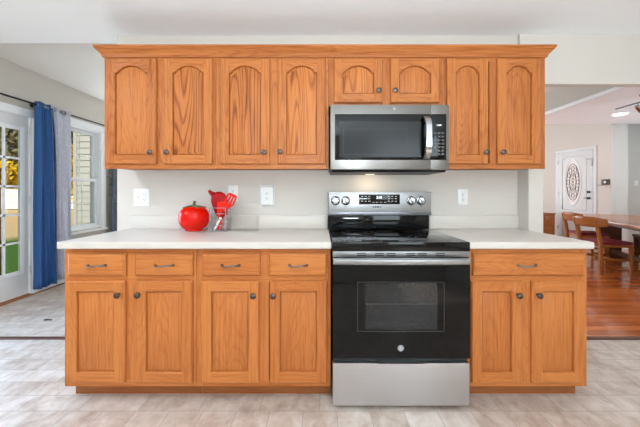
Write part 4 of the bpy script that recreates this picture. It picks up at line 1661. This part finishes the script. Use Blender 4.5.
# chime box and switch beyond
cb = FB + fd * 0.245 + fn * 0.001
t = thing('chime_box', 'small dark brown box on the wall right of the foyer door', 'wall box', (cb.x, cb.y, 1.40), rz=rz, local=True)
b = MB(); b.box(-0.07, 0.07, -0.035, 0, -0.06, 0.055, bev=0.005)
b.build('box', brown_m, t)
b = MB(); b.box(-0.02, 0.02, -0.038, -0.034, -0.025, 0.02, bev=0.003)
b.build('button', plate_m, t)
b = MB()
q0 = FB + fd * 0.075 + fn * 0.006; q1 = cb + fn * 0.006
b.tube([(q0.x, q0.y, 1.34), ((q0.x + q1.x) / 2, (q0.y + q1.y) / 2, 1.335), (q1.x - fd.x * 0.07, q1.y - fd.y * 0.07, 1.345)], 0.004, 6)
tag(b.build('bell_wire', slot_m), 'thin grey wire on the wall between the foyer door and brown box', 'wire')
t = thing('wall_switch', 'white switch plate on the far dining wall right of the pillar', 'switch', (pxx(636, 6.75), 6.749, 1.39))
xw = pxx(636, 6.75)
b = MB(); b.box(xw - 0.04, xw + 0.04, 6.742, 6.749, 1.33, 1.45, bev=0.002)
b.build('plate', plate_m, t)
b = MB(); b.box(xw - 0.008, xw + 0.008, 6.734, 6.742, 1.375, 1.405, bev=0.002)
b.build('toggle', plate_m, t)

# ------------------------------------------------------------------ dining lamps
DL = (5.36, 5.34, 2.6)
t = thing('ceiling_lamp', 'round glowing flush lamp on the dining room ceiling', 'lamp', DL)
FL = Matrix.Translation(DL) @ Matrix.Rotation(math.pi, 4, 'X')
b = MB(); b.lathe([(0.12, 0), (0.12, 0.012), (0.105, 0.018)], FL, 32)
b.build('lamp_base', plate_m, t)
b = MB(); b.lathe([(0.103, 0.018), (0.09, 0.03), (0, 0.036)], FL, 32)
b.build('diffuser', lamp_m, t)
dl = light('dining_ceiling_light', 'AREA', (DL[0], DL[1], 2.555), 7, (1, 0.97, 0.93), size=0.18)
dl.data.shape = 'DISK'
t = thing('track_light', 'dark track light with swivelling spots under the dining ceiling', 'lamp', (4.72, 4.35, 2.6))
b = MB(); b.lathe([(0.06, 0), (0.06, 0.02), (0.015, 0.03), (0.012, 0.10)], Matrix.Translation((4.68, 4.30, 2.6)) @ Matrix.Rotation(math.pi, 4, 'X'), 20)
b.build('canopy', rod_m, t)
b = MB(); b.tube([(4.67, 4.72, 2.5), (4.68, 4.3, 2.503), (4.69, 3.8, 2.5)], 0.011, 8)
b.build('bar', steel_d, t)
for y, d_ in ((4.40, (0.09, 0.03, -0.045)), (3.95, (0.05, -0.07, -0.05))):
    p = Vector((4.68, y, 2.49)); d_ = Vector(d_)
    b = MB()
    b.tube([p, p + Vector((0, 0, -0.05))], 0.008, 8)
    a_ = p + Vector((0, 0, -0.06)) - d_ * 0.5
    b.tube([a_, a_ + d_ * 0.2, a_ + d_ * 1.3], 0.03, 14, radii=[0.018, 0.03, 0.036])
    hd = b.build('spot_head', chrome_m, t)
    b = MB(); b.tube([a_ + d_ * 1.30, a_ + d_ * 1.36], 0.031, 14)
    b.build('bulb', lamp_m, hd)

# ------------------------------------------------------------------ outside: garden, fence, trees, the house's own side wing
GZ = -0.3
mb = MB(); mb.box(-75, LX - 0.14, -30, 60, GZ - 0.2, GZ)
struct('ground', mb, lawn_m, 'lawn of the back garden with dry leaves')
mb = MB()
# lapped clapboards: one wall
SY = 6.0
k = 0
z = GZ
while z < 3.0:
    mb.prism([(SY - 0.022, z), (SY - 0.006, z + 0.125), (SY + 0.01, z + 0.125), (SY + 0.01, z)], -4.86, LX - 0.14, M=Matrix(((0, 1, 0, 0), (1, 0, 0, 0), (0, 0, 1, 0), (0, 0, 0, 1))))
    z += 0.125
mb.box(-4.93, -4.86, SY - 0.03, SY + 0.01, GZ, 3.0)
mb.box(-4.93, LX - 0.14, SY + 0.01, SY + 0.15, GZ, 3.0)
struct('wall_exterior', mb, siding_m, 'cream clapboard side wall seen through the nook window')

fy = 24.7
t = thing('garden_fence', 'white board fence along the end of the garden', 'fence', (-28, fy, GZ))
b = MB()
for z0 in (0.08, 0.62, 1.16):
    b.box(-52, -14, fy - 0.02, fy + 0.02, GZ + z0, GZ + z0 + 0.52)
b.box(-52, -14, fy - 0.05, fy + 0.05, GZ + 1.69, GZ + 1.75)
b.build('boards', fence_m, t)
for k in range(16):
    x = -51 + k * 2.45
    b = MB(); b.box(x - 0.06, x + 0.06, fy - 0.07, fy - 0.02, GZ, GZ + 1.85, bev=0.01)
    b.build('post', fence_m, t)

t = thing('garden_post', 'brown timber post standing outside the patio door at the left edge', 'post', (-4.72, 4.36, GZ))
b = MB(); b.box(-4.755, -4.685, 4.325, 4.395, GZ, 1.5, bev=0.008)
b.build('post', post_wood, t)
b = MB(); b.box(-4.765, -4.675, 4.315, 4.405, 1.5, 1.54, bev=0.012)
b.build('cap', post_wood, t)


def tree(x, y, h, r, mat, label, seed, n=900, low=0.25, leaf=0.3):
    t = thing('tree', label, 'tree', (x, y, GZ), 'trees at the end of the garden')
    rn = random.Random(seed)
    b = MB()
    b.tube([(x, y, GZ), (x + 0.1, y, GZ + h * 0.4), (x, y + 0.1, GZ + h * 0.85)], 0.1, 8, radii=[0.22, 0.15, 0.04])
    for k in range(6):
        a = k * 1.05 + seed
        z = GZ + h * (0.35 + 0.08 * k)
        b.tube([(x, y, z), (x + r * 0.5 * math.cos(a), y + r * 0.5 * math.sin(a), z + r * 0.3)], 0.05, 6, radii=[0.07, 0.025])
    b.build('trunk', bark_m, t)
    b = MB()
    zc, hz_ = GZ + h * (1 + low) / 2, h * (1 - low) / 2
    for _ in range(n):
        while True:
            p = Vector((rn.uniform(-1, 1), rn.uniform(-1, 1), rn.uniform(-1, 1)))
            if 0.25 < p.length < 1:
                break
        c0 = Vector((x + p.x * r, y + p.y * r, zc + p.z * hz_))
        u = Vector((rn.gauss(0, 1), rn.gauss(0, 1), rn.gauss(0, 1))).normalized()
        v = u.cross(Vector((rn.gauss(0, 1), rn.gauss(0, 1), rn.gauss(0, 1)))).normalized()
        s = leaf * rn.uniform(0.6, 1.3)
        b.face([c0 - u * s, c0 + v * s * 0.5, c0 + u * s, c0 - v * s * 0.5])
    o = b.build('foliage', mat, t, smooth=False, fix=False)
    return t


tree(-28.6, 27.7, 4.4, 2.6, yellow_leaf, 'low yellow autumn tree above the fence, straight through the patio door', 1, 1300, 0.3, 0.24)
tree(-33, 27.5, 5.0, 2.6, yellow_leaf, 'taller yellow autumn tree farther left over the fence', 2, 900, 0.3, 0.26)
tree(-29, 31, 13, 4.2, olive_leaf, 'tall olive brown tree behind the yellow tree', 3, 2200, 0.1, 0.34)
tree(-36, 33, 14, 5.0, olive_leaf, 'broad olive brown tree at the far left of the garden', 4, 2000, 0.1, 0.36)
tree(-24, 30, 12, 4.0, green_leaf, 'dark green tree right of the olive brown tree', 5, 2000, 0.1, 0.34)
tree(-17.5, 27, 10, 3.6, olive_leaf, 'olive brown tree seen past the siding through the window', 6, 1800, 0.1, 0.32)
tree(-15.5, 19.6, 4.6, 2.0, yellow_leaf, 'small yellow tree seen through the left side of the window', 7, 1100, 0.15, 0.22)
